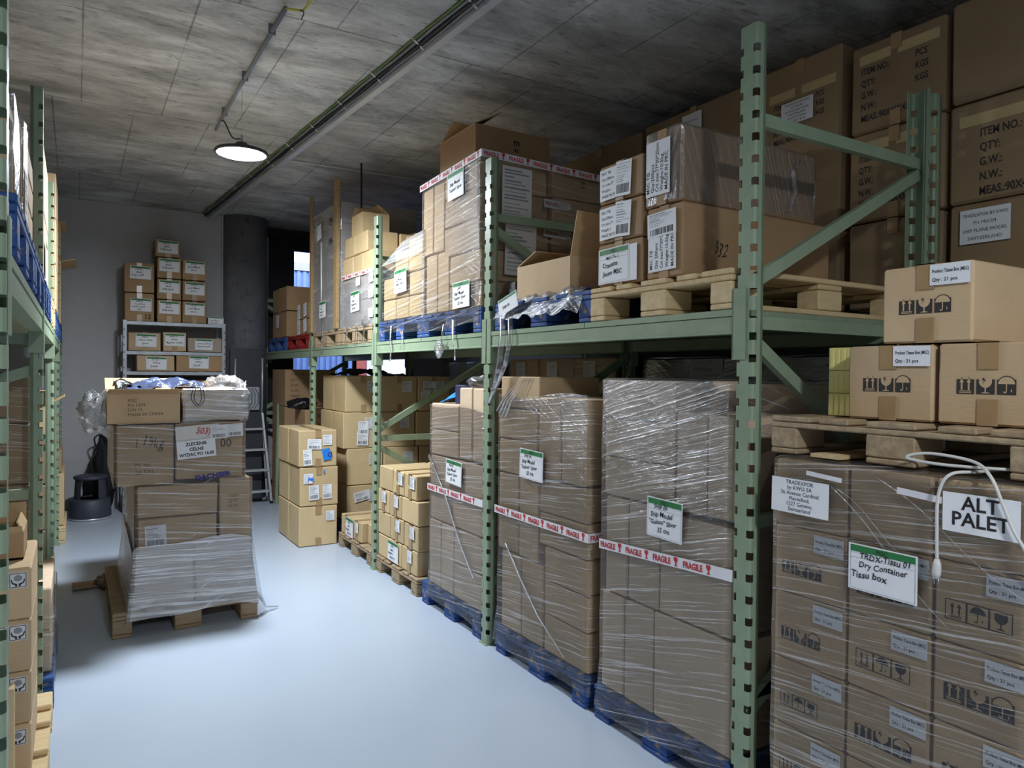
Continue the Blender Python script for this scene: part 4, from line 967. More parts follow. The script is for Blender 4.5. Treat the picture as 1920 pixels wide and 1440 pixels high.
# pallet on top and the raised cartons
pallet(1.965, .775, 1.252, 'wood_old', 'loose wooden pallet lying on top of the near wrapped load', 'pallets on top of the near load', L=1.0, W=.81, H=.122)
tag(bx('batten', (1.96, 1.33, 1.2525), (2.3, 1.43, 1.264), 'wood_new'), 'thin wooden slat under the loose pallet on the near load', 'wood')
ZT = 1.3755
def art_f(mb, a, b): icons_filled(mb, (a[0], b[1] - .05, a[2] + .083), 'a', .045, 'card_tan', 'print_black', .12)
GR2 = 'tissue cartons raised on the loose pallet'
for d, ya, yb, a, b in (('far lower', 1.37, 1.107, ZT, 1.597), ('near lower', 1.098, .835, ZT, 1.597), ('topmost', 1.262, 1.005, 1.60, 1.822)):
    c = carton(2.05, 2.45, yb, ya, a, b, 'card_tan', f'{d} tissue carton with black handling marks on the loose pallet', GR2, 'x', art_f, .001)
    if d != 'near lower': text_sheet(c, (2.0465, yb + .115, b - .062), 'a', .108, .058, ['Product: Tissue Box (MSC)', 'Qty : 21 pcs'], .010, 0, 'l', .015, 'product_label')
for t in range(3):
    z0 = ZT + t * .0745; m = MB(); m.box((2.13, 1.385, z0), (2.33, 1.49, z0 + .073), 'yellow', .002)
    for q in range(5): m.box((2.1284, 1.392 + q * .02, z0 + .006), (2.13, 1.404 + q * .02, z0 + .067), 'yellow'); m.box((2.14 + q * .037, 1.3835, z0 + .006), (2.162 + q * .037, 1.385, z0 + .067), 'yellow')
    tag(m.build('tissue_box'), f'{("lowest", "middle", "topmost")[t]} yellow ribbed box of three stacked beside raised tissue cartons', 'box', 'yellow ribbed boxes')
# white extension cord
def spline(pts, n=8):
    P = [V(p) for p in pts]; P = [P[0] * 2 - P[1]] + P + [P[-1] * 2 - P[-2]]; out = []
    for i in range(1, len(P) - 2):
        for q in range(n):
            t = q / n; out.append(.5 * (2 * P[i] + (P[i + 1] - P[i - 1]) * t + (2 * P[i - 1] - 5 * P[i] + 4 * P[i + 1] - P[i + 2]) * t * t + (3 * P[i] - P[i - 1] - 3 * P[i + 1] + P[i + 2]) * t ** 3))
    return out + [P[-2]]
m = MB()
m.tube(spline([(2.15, .93, 1.262), (1.98, .95, 1.262), (1.91, .985, 1.255), (1.900, 1.008, 1.20), (1.900, 1.010, 1.10), (1.900, 1.008, 1.03)]), .0042, 'cord_white')
m.tube(spline([(2.15, .93, 1.262), (1.99, .88, 1.275), (1.94, 1.02, 1.275), (1.93, 1.11, 1.285), (1.95, 1.06, 1.300), (1.95, .95, 1.29), (1.91, .89, 1.262), (1.905, .86, 1.2), (1.905, .835, 1.14), (1.905, .80, 1.08), (1.92, .75, .95)]), .0042, 'cord_white')
o = m.build('extension_cord'); tag(o, 'white extension cord looped on near load with plug hanging down', 'cord')
m = MB(); m.tube([(1.90, 1.008, 1.035), (1.90, 1.008, 1.02), (1.90, 1.009, 1.00), (1.90, 1.009, .985)], [.006, .010, .011, .008], 'cord_white', 10)
for d in (-.005, .005): m.tube([(1.90, 1.009 + d, .985), (1.90, 1.009 + d, .968)], .0018, 'steel', 6)
m.build('plug', o)

# ------------------------------------------------------------------ leaning load in the aisle
GL = 'cartons of the leaning load in the aisle'
pallet(.175, 4.54, 0, 'wood_old', 'worn wooden pallet under the leaning film-wrapped load in the aisle', 'wooden pallets on the floor', L=1.15, W=.78, along='y')
PH = 'of the leaning aisle load'
def faint(lines, h=.03, x=.08, z=.1): 
    return lambda mb, a, b: [mb.text((a[0] + x, a[1], b[2] - z - i * h * 1.5), 'f', s, h, 'ink_soft', 'l', .03) for i, s in enumerate(lines)]
carton(.285, .60, 4.56, 5.6, .147, .46, 'card_grey', f'bottom aisle-end carton {PH}, under heavy film', GL); carton(.603, .915, 4.56, 5.6, .147, .485, 'card_grey', f'bottom carton {PH} toward the stacked aisle cartons', GL)
c = carton(.30, .725, 4.56, 5.55, .464, .655, 'card_tan', f'second-tier carton with barcode sheet {PH}', GL); ship_label(c, (.34, 4.552, .49), 'f', .11, .125, .03, 141)
carton(.295, .73, 4.565, 5.5, .657, .84, 'card_tan', f'third-tier carton {PH} above the barcode one', GL)
carton(.735, .915, 4.57, 5.55, .489, .862, 'card_tan', f'tall narrow carton {PH} at its second tier', GL, None, faint(('ITEM', 'QTY', 'N.W.'), .02, .05, .12))
c = carton(.195, .49, 4.57, 5.5, .845, 1.19, 'card_tan', f'fourth-tier carton with black number {PH}', GL, None, lambda mb, a, b: (mb.text((a[0] + .08, a[1], 1.06), 'f', '1 19kg', .06, 'print_black', 'l', .05, 0, .7, .2, .2), mb.text((a[0] + .09, a[1], .95), 'f', 'N. W.', .025, 'ink_soft'), mb.text((a[0] + .09, a[1], .91), 'f', '26 533', .025, 'ink_soft')))
c = carton(.495, .87, 4.57, 5.5, .866, 1.20, 'card_tan', f'fourth-tier carton with customs sheet {PH}', GL, None, lambda mb, a, b: mb.text((a[0] + .24, a[1], 1.045), 'f', '00', .05, 'print_black', 'l', .1, 0, 1., .1, .1))
open_carton(.15, .52, 4.57, 5.0, 1.194, 1.382, 'card_tan', 'open top carton of the leaning load holding dark plastic bags', GL, [('f', .10, 84), ('b', .14, 60)], faint(('MSC', 'PO 1234', 'C/N 15', 'MADE IN CHINA'), .018, .1, .06))
carton(.53, .88, 4.58, 5.3, 1.204, 1.40, 'card_tan', f'closed top carton {PH} beneath crumpled film', GL, 'x')
carton(.40, .88, 5.31, 5.75, 1.20, 1.38, 'card_tan', f'top rear carton {PH}', GL)
carton(.45, .90, 5.52, 5.68, .147, 1.198, 'card_tan', f'tall rear carton {PH}', GL)
def tp(zz): return -.0
w = wrap(.285, .915, 4.56, 5.6, .095, .50, 'film_thick', 'heavy whitish stretch film around the foot of the leaning aisle load', .012, 8, wave=.02, flare=.035, fh=.3)
m = MB(); m.add([(.925, 4.56, .5), (.935, 5.2, .5), (.98, 5.25, .14), (.99, 4.6, .13), (1.03, 4.62, .02), (1.02, 5.2, .02)], [(0, 1, 2, 3), (3, 2, 5, 4)], 'film_clear')
streamer(m, [(.96, 4.56, .14), (1.02, 4.62, .03), (1.10, 4.65, .012)], .02, 'film_bunch'); m.build('film_skirt', w)
w = wrap(.295, .915, 4.562, 5.55, .47, .862, 'film', 'stretch film around the middle tiers of the leaning aisle load', .010, 5)
w2 = wrap(.195, .872, 4.57, 5.5, .85, 1.20, 'film', 'stretch film around the upper middle of the leaning aisle load', .012, 6)
text_sheet(w2, (.497, 4.548, 1.085), 'f', .24, .09, ['', ''], .012, .07, 'l', name='customs_sheet', mat='paper_old')
m = MB(); m.text((.60, 4.545, 1.14), 'f', '503)', .04, 'red', 'l', -.18, .005, .8, .1, .1); m.build('red_writing', w2)
ship_label(w2, (.685, 4.5455, 1.10), 'f', .09, .08, .05, 157); ship_label(w2, (.775, 4.543, 1.11), 'f', .09, .075, .05, 152)
text_sheet(w2, (.505, 4.544, .985), 'f', .21, .105, ['ZLECENIE', 'CELNE', 'WYDAC PO 16.00'], .019, .08, bold=.03, name='customs_sheet')
m = MB(); m.text((.60, 4.546, .862), 'f', 'DACHSER', .028, 'ink_blue', 'l', .09, .035, 1.15); m.build('company_print', w2)
w3 = wrap(.545, .885, 4.58, 5.3, 1.205, 1.39, 'film_thick', 'crumpled glossy film over the closed top carton of aisle load', .014, 4, cap=.17, jit=.01)
m = lump((.80, 4.85, 1.40), .12, .24, .07, 'film_bunch', 4, .4, 3.5, 18, 30); m.build('film_bunch', w3)
m = lump((.885, 4.70, 1.31), .035, .14, .12, 'film_bunch', 8, .4, 3.5); m.build('film_bunch', w3)
m = lump((.085, 4.72, 1.26), .075, .16, .11, 'film_bunch', 5, .35, 3.2, 18, 28); m2 = m
streamer(m2, [(.16, 4.57, 1.39), (.11, 4.58, 1.33), (.10, 4.6, 1.2), (.17, 4.58, 1.15)], .03, 'film_bunch')
m2.build('film_bunch', w3)
m = drape(.25, .66, 4.60, 4.98, lambda u, w_: 1.395 + .05 * math.sin(math.pi * u) * math.sin(math.pi * w_) + .02 * u, 'bag_navy', 34, 30, 1, .035, 8.); tag(m.build('plastic_bag'), 'shiny navy plastic drawstring bag lying on top of leaning load', 'plastic bag')
m = drape(.19, .40, 4.68, 4.98, lambda u, w_: 1.39 + .05 * math.sin(math.pi * w_) * (1 - u), 'bag_black', 20, 20, 8, .05, 10.); tag(m.build('plastic_bag'), 'crumpled black bag beside the navy bag on leaning load', 'plastic bag')
m = MB()
for k, (a, b) in enumerate(((.60, .645), (.585, .63))):
    m.tube(spline([(a - .03, 4.62, 1.43), (a, 4.56, 1.41), (a - .008, 4.548, 1.34), (a + .02, 4.546, 1.30), (b, 4.547, 1.33), (b - .005, 4.56, 1.40), (b - .03, 4.62, 1.43)]), .002, 'cord_black', 6)
m.tube(spline([(.24, 4.62, 1.40), (.25, 4.57, 1.395), (.31, 4.55, 1.392), (.38, 4.57, 1.40), (.36, 4.6, 1.41)]), .002, 'cord_black', 6)
tag(m.build('bag_cords'), 'thin black drawstring cords hanging from bag on leaning load', 'cord')
# scrap on the floor
m = MB(); m.box((-.02, 5.66, .003), (.16, 5.80, .035), 'wood_old', .006, .008); tag(m.build('wood_scrap'), 'broken wood piece on the floor beside the leaning load', 'scrap')
m = lump((.20, 5.68, .045), .08, .10, .045, 'junk', 12, .5, 4); tag(m.build('film_scrap'), 'crumpled dirty film on the floor beside the leaning load', 'scrap')

# ------------------------------------------------------------------ far wall: shelving, ladder, stool
sh = empty('shelving_unit', (.93, 8.75, 0), 'grey steel shelving unit full of labelled cartons against far wall', 'shelf')
for x in (.42, 1.435):
    for y in (8.54, 8.945):
        m = MB(); sx = 1 if x < 1 else -1; sy = 1 if y < 8.8 else -1
        m.box((min(x, x + sx * .038), min(y, y + sy * .003), 0), (max(x, x + sx * .038), max(y, y + sy * .003), 2.03), 'galv'); m.box((min(x, x + sx * .003), min(y, y + sy * .038), 0), (max(x, x + sx * .003), max(y, y + sy * .038), 2.03), 'galv')
        for q in range(24): m.box((x + sx * .012 - .004, y - sy * .0015, .08 + q * .08), (x + sx * .012 + .004, y - sy * .001, .10 + q * .08), 'board_dark')
        m.build('post', sh)
for z_ in (2.02, 1.705, 1.49, 1.1, .65, .15):
    m = MB(); m.box((.425, 8.545, z_ - .005), (1.43, 8.94, z_), 'galv'); m.box((.425, 8.543, z_ - .035), (1.43, 8.549, z_), 'galv'); m.box((.425, 8.936, z_ - .035), (1.43, 8.94, z_), 'galv'); m.build('shelf_board', sh)
GF = 'labelled cartons on the steel shelving'
def sc_(x0, x1, z0, z1, mat, lab, lines, lw_=.2, lh=.135, lx=None, lz=None, tape='y', dep=.3, head='MSC'):
    c = carton(x0, x1, 8.56, 8.56 + dep, z0, z1, mat, lab, GF, tape, None, .003)
    P = (lx if lx is not None else (x0 + x1) / 2 - lw_ / 2, 8.556, lz if lz is not None else z1 - lh - .015)
    sheet(c, P, 'f', lw_, lh, head, lines, -.02, label='white sheet with green header and handwriting'); return c
K = [(.25, .7, .12, 'USB 01'), (.3, .46, .15, 'Black'), (.12, .2, .17, 'USB Key')]
G = [(.3, .7, .12, 'PIN 01'), (.12, .46, .15, 'Gold Metal'), (.3, .2, .17, "Pin's")]
T0 = 2.021
sc_(.722, .972, 2.725, 2.915, 'card_brown', 'topmost black USB key carton, alone above the shelf stacks', K)
for i, (a, b) in enumerate(((2.495, 2.72), (2.27, 2.49), (T0, 2.265))):
    sc_(.742, .985, a, b, 'card_brown', f'{("upper", "middle", "lower")[i]} black USB key carton in the central column on shelf top', K)
    sc_(.99, 1.24, a, b - .003, 'card_brown', f'{("upper", "middle", "lower")[i]} gold metal pins carton on the shelf top', G)
sc_(.43, .72, 2.325, 2.64, 'card_brown', 'wide black USB key carton, upper one at the shelf end', [(.25, .7, .12, 'USB 02'), (.3, .46, .15, 'Black'), (.08, .2, .17, 'Key USB')], lx=.485, lz=2.47)
c = sc_(.435, .72, T0, 2.32, 'card_brown', 'container power bank carton marked 12 at the shelf end', [(.25, .7, .12, 'USB 03'), (.2, .5, .13, 'Container'), (.08, .28, .14, 'Power bank'), (.3, .08, .13, 'USB')], lx=.49, lz=2.13)
m = MB(); m.text((.62, 8.555, 2.05), 'f', '12', .05, 'ink', 'l', 0, .02); m.build('printed_number', c)
sc_(1.25, 1.425, T0, 2.10, 'card_brown', 'small low carton with sheet beside column on shelf top', [(.1, .4, .2, 'Gold Band'), (.1, .1, .2, 'Case Key')], .16, .08, 1.252, 2.024, None, .2)
sc_(.47, .785, 1.707, 1.905, 'card_tan', 'yellow cable carton on the upper closed shelf', [(.25, .7, .12, 'CAB 01'), (.1, .46, .14, 'Yellow Cable'), (.3, .2, .15, 'Sport')], lx=.54)
sc_(.80, 1.035, 1.707, 1.92, 'card_tan', 'white magnet holder carton in the middle of upper closed shelf', [(.25, .7, .12, 'MAG 07'), (.3, .46, .14, 'White'), (.08, .2, .13, 'Magnetic Holder')])
sc_(1.045, 1.40, 1.707, 1.865, 'card_grey', 'greyish carton with small sheet at column end of upper shelf', [(.1, .5, .14, 'Yellow Reflective'), (.1, .25, .14, 'Safety Bracelet')], .18, .12, 1.12, 1.735, None)
sc_(.55, .92, 1.492, 1.665, 'card_tan', 'yellow scarf carton at the wall end of lower shelf', [(.25, .7, .12, 'SCA 02'), (.3, .46, .15, 'Yellow'), (.2, .16, .18, 'Scarf!')], lx=.64)
sc_(.93, 1.42, 1.492, 1.68, 'card_brown', 'wider yellow scarf carton at the column end of lower shelf', [(.25, .7, .12, 'SCA 02'), (.3, .46, .15, 'Yellow'), (.2, .16, .18, 'Scarf!')], lx=1.06)
for i, z_ in enumerate((1.101, .651, .151)): carton(.5, 1.35, 8.57, 8.9, z_, z_ + .3, 'card_brown', f'carton on the {("third", "fourth", "lowest")[i]} shelf behind the leaning load', GF)
tag(bx('dark_board', (1.50, 8.66, .002), (1.86, 8.685, 1.76), 'board_dark', bev=.004), 'dark grey board leaning on column behind the ladder', 'board')
ld = empty('step_ladder', (1.7, 8.5, 0), 'aluminium step ladder with grey treads in front of round column', 'ladder')
A0, A1 = V((1.915, 8.43, .0)), V((1.855, 8.655, 1.02)); B0, B1 = V((1.47, 8.43, 0)), V((1.545, 8.655, 1.02)); T1, T2 = V((1.852, 8.63, 1.66)), V((1.557, 8.63, 1.645))
for a, b, t in ((A0, A1, T1), (B0, B1, T2)):
    m = MB(); m.bar(a, b, .022, .05, 'alu', V((0, 1, 0))); m.build('rail', ld)
    m = MB(); m.tube([b, b.lerp(t, .5), t], .011, 'alu'); m.build('handrail', ld)
    m = MB(); m.bar(a + V((0, 0, 0)), a + V((0, 0, .03)), .03, .055, 'cord_black', V((0, 1, 0))); m.build('rubber_foot', ld)
    m = MB(); m.bar(V((a.x, 8.64, 0)), V((b.x, 8.645, 1.0)), .02, .02, 'alu', V((0, 1, 0))); m.build('rear_leg', ld)
for z_ in (.14, .375, .605, .84):
    t = z_ / 1.02; a, b = A0.lerp(A1, t), B0.lerp(B1, t); m = MB(); m.box((b.x, a.y - .04, z_ - .012), (a.x, a.y + .04, z_ + .012), 'alu', .003); m.build('tread', ld)
m = MB(); m.box((1.60, 8.60, 1.06), (1.815, 8.612, 1.325), 'plastic_grey', .006)
for k in (.03, .065, .10):
    for (p, q) in (((1.70 + k, 1.08), (1.70 + k, 1.10)),): pass
    m.tube([(1.66 + k, 8.599, 1.075), (1.70 + k, 8.599, 1.13), (1.70 + k, 8.599, 1.25), (1.66 + k, 8.599, 1.31)], .004, 'board_dark', 6)
m.build('platform', ld)
m = MB(); m.bar((1.955, 8.36, 0), (1.985, 8.42, 1.14), .03, .045, 'rack_green', V((0, 1, 0))); tag(m.build('steel_bar'), 'loose green steel bar standing upright beside the ladder', 'bar')
# kick stool
st = empty('step_stool', (.13, 8.42, 0), 'dark grey round kick stool on the floor near far wall', 'stool')
m = MB(); m.lathe((.13, 8.42, 0), [(.185, .012), (.19, .03), (.178, .19), (.165, .205), (.13, .205)], 'stool_grey', 40); m.build('base', st)
m = MB(); m.lathe((.13, 8.42, 0), [(.187, .004), (.193, .012), (.187, .02)], 'alu', 40); m.build('foot_ring', st)
for a in (200, 330, 90):
    m = MB(); m.lathe((.13, 8.42, 0), [(.145, .2), (.132, .40)], 'stool_grey', 10, math.radians(a - 28), math.radians(a + 28)); m.lathe((.13, 8.42, 0), [(.13, .2), (.12, .40)], 'stool_grey', 10, math.radians(a - 28), math.radians(a + 28)); m.build('upper_wall', st)
m = MB(); m.lathe((.13, 8.42, 0), [(0, .437), (.13, .437), (.148, .43), (.15, .41), (.135, .398), (0, .398)], 'stool_grey', 40); m.build('top_step', st)
m = lump((.265, 8.76, .40), .115, .15, .38, 'black_cloth', 21, .3, 2.2, 18, 28)
m.tube(spline([(.20, 8.72, .66), (.17, 8.70, .78), (.23, 8.70, .82), (.30, 8.72, .74)]), .008, 'cord_black'); m.tube(spline([(.19, 8.66, .66), (.13, 8.64, .52), (.17, 8.64, .40)]), .012, 'cord_black')
tag(m.build('backpack'), 'black bag heap with straps on floor behind the kick stool', 'bag')

# ------------------------------------------------------------------ opposite rack contents
LB = 1.66 + .087; LP = LB + .144
GO = 'cartons on the opposite rack'
for i, (y_, mt, nm_) in enumerate(((1.93, 'wood_blue', 'first blue pallet on upper level of the opposite rack'), (2.77, 'wood_blue', 'second blue pallet on upper level of the opposite rack'), (3.73, 'wood_blue', 'third blue pallet along the opposite upper level'),
                                   (4.58, 'wood_new', 'pale wooden pallet on upper level of the opposite rack'), (5.52, 'wood_blue', 'fourth blue pallet along the opposite upper level'), (6.36, 'wood_blue', 'fifth blue pallet along the opposite upper level'), (7.32, 'wood_blue', 'last blue pallet along the opposite upper level'))):
    pallet(-1.31, y_, LB, mt, nm_, 'pallets on the opposite upper level', W=.8)
def lc(xe, y0, y1, z0, z1, mat, lab, dep=.45, tape=None): return carton(xe - dep, xe, y0, y1, z0, z1, mat, lab, GO, tape)
lc(-.128, 1.96, 2.16, LP + .002, 2.12, 'card_tan', 'film-wrapped carton at the near end of opposite upper level')
lc(-.124, 2.22, 2.42, LP + .002, 2.16, 'card_tan', 'second film-wrapped carton along opposite upper level')
wrap(-.57, -.128, 1.955, 2.165, LP + .01, 2.11, 'film_clear', 'film around the near carton on opposite upper level', .008, 4)
w = wrap(-.57, -.124, 2.215, 2.425, LP + .01, 2.15, 'film_clear', 'film around second carton on opposite upper level', .008, 4); ship_label(w, (-.113, 2.26, 1.9), 'r', .12, .12, 0, 170, False)
for t in range(4): lc(-.145, 3.0, 3.5, LP + .002 + t * .105, LP + (t + 1) * .105, 'card_brown', f'{("lowest", "second", "third", "top")[t]} flat brown carton of the four before second opposite post')
for t in range(2): c = lc(-.118, 3.76, 4.42, LP + .002 + t * .3, LP + (t + 1) * .3, 'card_pale', f'{("lower", "upper")[t]} pale carton beyond second opposite post on upper level')
sheet(c, (-.114, 3.85, 1.93), 'r', .2, .15, 'MSC', [], 0)
for t in range(2): lc(-.205, 4.62, 5.3, LP + .002 + t * .26, LP + (t + 1) * .26, 'card_pale', f'{("lower", "upper")[t]} pale carton on the pale opposite pallet')
for t in range(3): lc(-.108, 5.6, 6.3, LP + .002 + t * .3, LP + (t + 1) * .3, 'card_tan', f'{("lower", "middle", "upper")[t]} tan carton beyond third opposite post on upper level')
for t in range(3): c = lc(-.135, 6.45, 7.1, LP + .002 + t * .3, LP + (t + 1) * .3, 'card_tan', f'{("lower", "middle", "upper")[t]} tan carton before the fourth opposite post')
open_carton(-.6, -.11, 7.4, 8.0, LP + .004, LP + .55, 'card_tan', 'open carton with spread flaps at far end of opposite upper level', GO, [('r', .12, 75), ('f', .07, 60)])
open_carton(-.6, -.115, 7.45, 8.0, LP + .556, LP + .9, 'card_tan', 'upper open carton with spread flaps at far opposite end', GO, [('r', .04, 80)])
# lower level, opposite
pallet(-1.28, 2.62, 0, 'wood_new', 'pale wooden pallet jutting into the aisle under marked cartons', 'wooden pallets on the floor', L=1.2, W=.98)
hs = [.146, .322, .497, .671, .845]
def art_h(mb, a, b):
    for i in range(2):
        P = V((b[0] - .120 + i * .057, a[1], b[2] - .066)); k = .052
        mb.shape(P, 'f', [(0, 0), (1, 0), (1, 1), (0, 1)], k, 'paper_old', off=.0006)
        for pts in ([(.05, .05), (.95, .05), (.95, .09), (.05, .09)], [(.05, .91), (.95, .91), (.95, .95), (.05, .95)], [(.05, .05), (.09, .05), (.09, .95), (.05, .95)], [(.91, .05), (.95, .05), (.95, .95), (.91, .95)]): mb.shape(P, 'f', pts, k, 'ink', off=.0009)
        if i == 0: ic_umbrella(mb, P + V((k * .14, 0, k * .12)), 'f', k * .72, 'ink', .0009)
        else:
            mb.shape(P, 'f', [(.5, .86), (.72, .74), (.72, .52), (.5, .42), (.28, .52), (.28, .74)], k, 'grey_print', off=.0009)
            mb.shape(P, 'f', [(.16, .6), (.24, .36), (.46, .28), (.46, .12), (.36, .12), (.34, .22), (.18, .3), (.12, .5)], k, 'ink', off=.001); mb.shape(P, 'f', [(.84, .6), (.76, .36), (.54, .28), (.54, .12), (.64, .12), (.66, .22), (.82, .3), (.88, .5)], k, 'ink', off=.001)
for t in range(4): carton(-.62, -.122, 2.86, 3.32, hs[t], hs[t + 1], 'card_tan', f'{("lowest", "second", "third", "topmost")[t]} carton with handling stickers on jutting pallet of opposite rack', GO, 'y', art_h)
tag(bx('cardboard_sheet', (-.24, 2.74, .146), (-.165, 2.80, .49), 'card_kraft', bev=.003), 'kraft board edge standing before the stickered cartons', 'cardboard')
open_carton(-.42, -.152, 2.98, 3.2, .848, .94, 'card_brown', 'small open carton with torn flaps on top of stickered cartons', GO, [('f', .02, -10), ('b', .07, 10), ('r', .04, -25), ('a', .08, -50)])
pallet(-1.28, 3.74, 0, 'wood_blue', 'blue pallet of opposite rack beyond its second post, on floor', 'blue pallets on the floor', L=1.2, W=.8)
for t in range(2): c = lc(-.088, 3.80, 4.4, .146 + t * .19, .146 + (t + 1) * .19, 'card_pale', f'{("lower", "upper")[t]} pale carton on blue floor pallet of opposite rack')
w = wrap(-.53, -.088, 3.8, 4.4, .05, .46, 'film', 'film around pale cartons on blue floor pallet opposite', .008, 5)
for t, (a, b) in enumerate(((.53, .99), (.992, 1.26), (1.262, 1.485))):
    c = carton(-.8, -.168, 3.82, 4.5, a, b, 'card_brown', f'{("lower", "middle", "upper")[t]} dark wrapped carton beyond second opposite post', GO, None, (lambda mb, a_, b_: [mb.text((-.24 - i * .03, a_[1], .62), 'f', s, .018, 'print_black', 'l', math.pi / 2) for i, s in enumerate(('MADE IN CHINA', 'SHIP MODEL NO. 06', 'GROSS WEIGHT KG'))]) if t == 0 else None)
wrap(-.8, -.168, 3.82, 4.5, .55, 1.48, 'film', 'film around dark cartons beyond second opposite post', .008, 9, cap=.15)
pallet(-1.28, 5.53, 0, 'wood_old', 'wooden pallet beyond the third opposite post', 'wooden pallets on the floor', L=1.15)
for t in range(3): lc(-.155, 5.6, 6.3, .146 + t * .3, .146 + (t + 1) * .3, 'card_brown', f'{("lowest", "middle", "upper")[t]} brown carton beyond the third opposite post')
open_carton(-.6, -.15, 5.65, 6.2, 1.05, 1.27, 'card_kraft', 'open kraft carton on brown ones beyond third opposite post', GO, [('r', .1, 60), ('f', .12, 40)])
pallet(-1.22, 7.305, 0, 'wood_new', 'pale wooden pallet near kick stool at rack end', 'wooden pallets on the floor', L=1.15)
lc(-.08, 7.34, 8.0, .146, .60, 'card_kraft', 'kraft carton on pale pallet near kick stool')
lc(-.10, 7.4, 8.0, .602, .80, 'card_brown', 'brown carton on kraft one near kick stool'); lc(-.12, 7.4, 8.0, .802, 1.10, 'card_brown', 'narrow dark carton topmost near kick stool')

# ------------------------------------------------------------------ ceiling services and lamps
def highbay(x, y, z, label, lens='lamp_lens'):
    r = empty('pendant_lamp', (x, y, z), label, 'lamp', 'round pendant lamps')
    m = MB(); m.lathe((x, y, z), [(.05, .05), (.09, .046), (.105, .032), (.158, .024), (.166, .012), (.160, .002), (.148, .002), (.146, .008)], 'lamp_black', 48); m.build('housing', r)
    m = MB(); m.lathe((x, y, z), [(0, -.002), (.13, -.001), (.146, .006)], lens, 48); m.build('lens', r)
    m = MB(); m.lathe((x, y, z), [(0, .075), (.035, .075), (.045, .06), (.05, .045)], 'lamp_black', 24); m.tube([(x, y, z + .075), (x, y, z + .125)], .008, 'steel'); m.build('driver', r)
    m = MB(); m.tube([(x, y, z + .12), (x, y, CH)], .0018, 'steel', 6); m.build('suspension_wire', r)
    return r
highbay(.905, 4.85, 2.885, 'round white pendant lamp glowing over the leaning load in aisle')
highbay(.75, -1.05, 2.885, 'added pendant lamp out of view behind the camera, brightening the near aisle', 'added_lamp_lens')  # added fill lamp, out of view, lifts the brightness of the near aisle
m = MB(); m.tube([(.878, 3.62, 3.285), (.872, 5.45, 3.275), (.872, 5.63, 3.262)], .012, 'cord_grey', 10)
for y_ in (3.9, 4.6, 5.3): m.box((.858, y_ - .006, 3.265), (.894, y_ + .006, CH - .001), 'cord_grey')
o = tag(m.build('conduit'), 'short grey cable conduit under the ceiling leading to pendant lamp', 'conduit')
m = MB(); m.tube(spline([(.878, 3.63, 3.287), (.92, 3.58, 3.27), (.96, 3.60, 3.29), (.97, 3.5, 3.30), (.965, 3.3, 3.312), (.95, 2.6, 3.3146)]), .006, 'cord_yellow'); m.tube(spline([(.93, 3.6, 3.28), (.95, 3.56, 3.26), (.955, 3.62, 3.25)]), .003, 'cord_black'); m.build('earth_cable', o)['label'] = 'yellow cable coming out of the conduit end'
m = MB(); m.tube(spline([(.872, 5.40, 3.262), (.885, 5.34, 3.23), (.90, 5.15, 3.08), (.905, 4.9, 3.0), (.905, 4.86, 2.985)]), .005, 'cord_black'); tag(m.build('lamp_cable'), 'black cable drooping from conduit to the pendant lamp', 'cable')
tr = empty('cable_tray', (1.5, 5.5, 3.25), 'long metal cable tray with bundled cables running along the ceiling', 'cable tray')
T0_, T1_ = V((1.86, -.2, 3.25)), V((1.295, 8.93, 3.25)); d = (T1_ - T0_).normalized(); sd = V((d.y, -d.x, 0))
m = MB()
for off, zz, w_, h_ in ((.02, .0, .04, .003), (.0, .025, .003, .05), (.04, .025, .003, .05)): m.bar(T0_ + sd * off + V((0, 0, zz)), T1_ + sd * off + V((0, 0, zz)), w_, h_, 'alu')
m.build('tray', tr)
for off, zz, r_, mt in ((-.018, .045, .010, 'cord_black'), (-.04, .052, .009, 'cord_grey'), (-.058, .058, .006, 'cord_green'), (-.012, .03, .007, 'cord_grey'), (-.03, .035, .008, 'cord_black')):
    m = MB(); m.tube([T0_.lerp(T1_, q / 40) + sd * (off + .004 * math.sin(q * 1.7 + off * 90)) + V((0, 0, zz)) for q in range(41)], r_, mt); m.build('cable', tr)
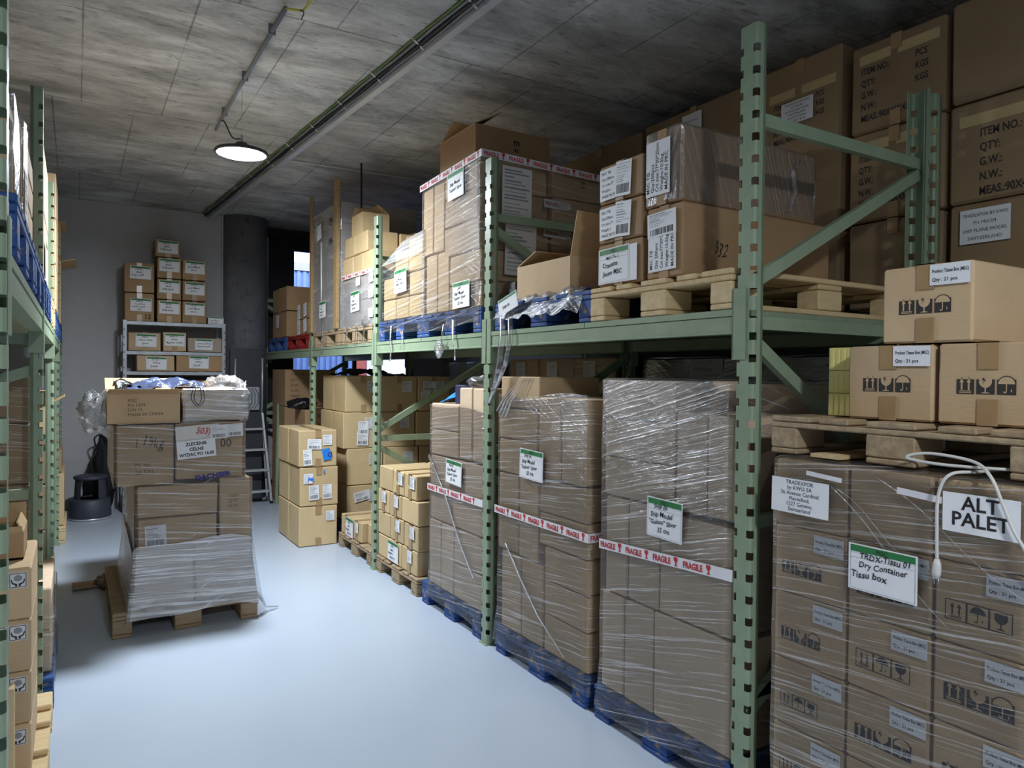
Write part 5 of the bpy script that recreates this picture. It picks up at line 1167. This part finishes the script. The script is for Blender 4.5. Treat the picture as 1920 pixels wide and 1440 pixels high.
for q in range(12):
    P = T0_.lerp(T1_, .3 + q * .06); m = MB(); m.bar(P + sd * -.07 + V((0, 0, .06)), P + sd * .0 + V((0, 0, .015)), .012, .003, 'cord_white'); m.bar(P + sd * .03 + V((0, 0, .0)), P + sd * .03 + V((0, 0, .064)), .01, .003, 'steel', V((0, 1, 0))); m.build('clip', tr)
m = MB(); m.tube([(1.50, 6.3, 3.305), (1.54, 6.28, 3.312), (2.6, 6.25, 3.312), (3.0, 6.25, 3.312)], .006, 'cord_white'); tag(m.build('ceiling_cable'), 'thin white cable crossing the ceiling from tray toward the rack', 'cable')

# ------------------------------------------------------------------ light, camera, colour
wd = bpy.data.worlds.new('World'); S.world = wd; wd.use_nodes = True
nt = wd.node_tree; nt.nodes.clear(); bg = nt.nodes.new('ShaderNodeBackground'); ou = nt.nodes.new('ShaderNodeOutputWorld')
sky = nt.nodes.new('ShaderNodeTexSky'); sky.sky_type = 'NISHITA'; sky.sun_disc = False; sky.sun_elevation = math.radians(40); sky.sun_rotation = math.radians(200); sky.air_density = 1.5; sky.dust_density = 3
nt.links.new(sky.outputs[0], bg.inputs[0]); bg.inputs[1].default_value = .55; nt.links.new(bg.outputs[0], ou.inputs[0])

f_, yaw, pit, rol, h_ = 1347.87, .5457, -.0135, .0101, 1.5
cy, sy, cp, sp = math.cos(yaw), math.sin(yaw), math.cos(pit), math.sin(pit)
F = V((sy * cp, cy * cp, sp)); R_ = V((cy, -sy, 0)); U = R_.cross(F)
r2 = R_ * math.cos(rol) + U * math.sin(rol); u2 = U * math.cos(rol) - R_ * math.sin(rol)
cam = bpy.data.cameras.new('camera'); co = bpy.data.objects.new('camera', cam); C.objects.link(co)
mt = Matrix((r2, u2, -F)).transposed().to_4x4(); mt.translation = (0, 0, h_); co.matrix_world = mt
cam.sensor_fit = 'HORIZONTAL'; cam.sensor_width = 36; cam.lens = f_ / 1920 * 36; cam.clip_start = .02
S.camera = co
S.view_settings.view_transform = 'Standard'; S.view_settings.look = 'None'; S.view_settings.gamma = 1; S.view_settings.use_curve_mapping = False
S.view_settings.exposure = .22
cy_ = S.cycles; cy_.max_bounces = 8; cy_.diffuse_bounces = 5; cy_.glossy_bounces = 3; cy_.transparent_max_bounces = 14; cy_.caustics_reflective = False; cy_.caustics_refractive = False; cy_.sample_clamp_indirect = 6
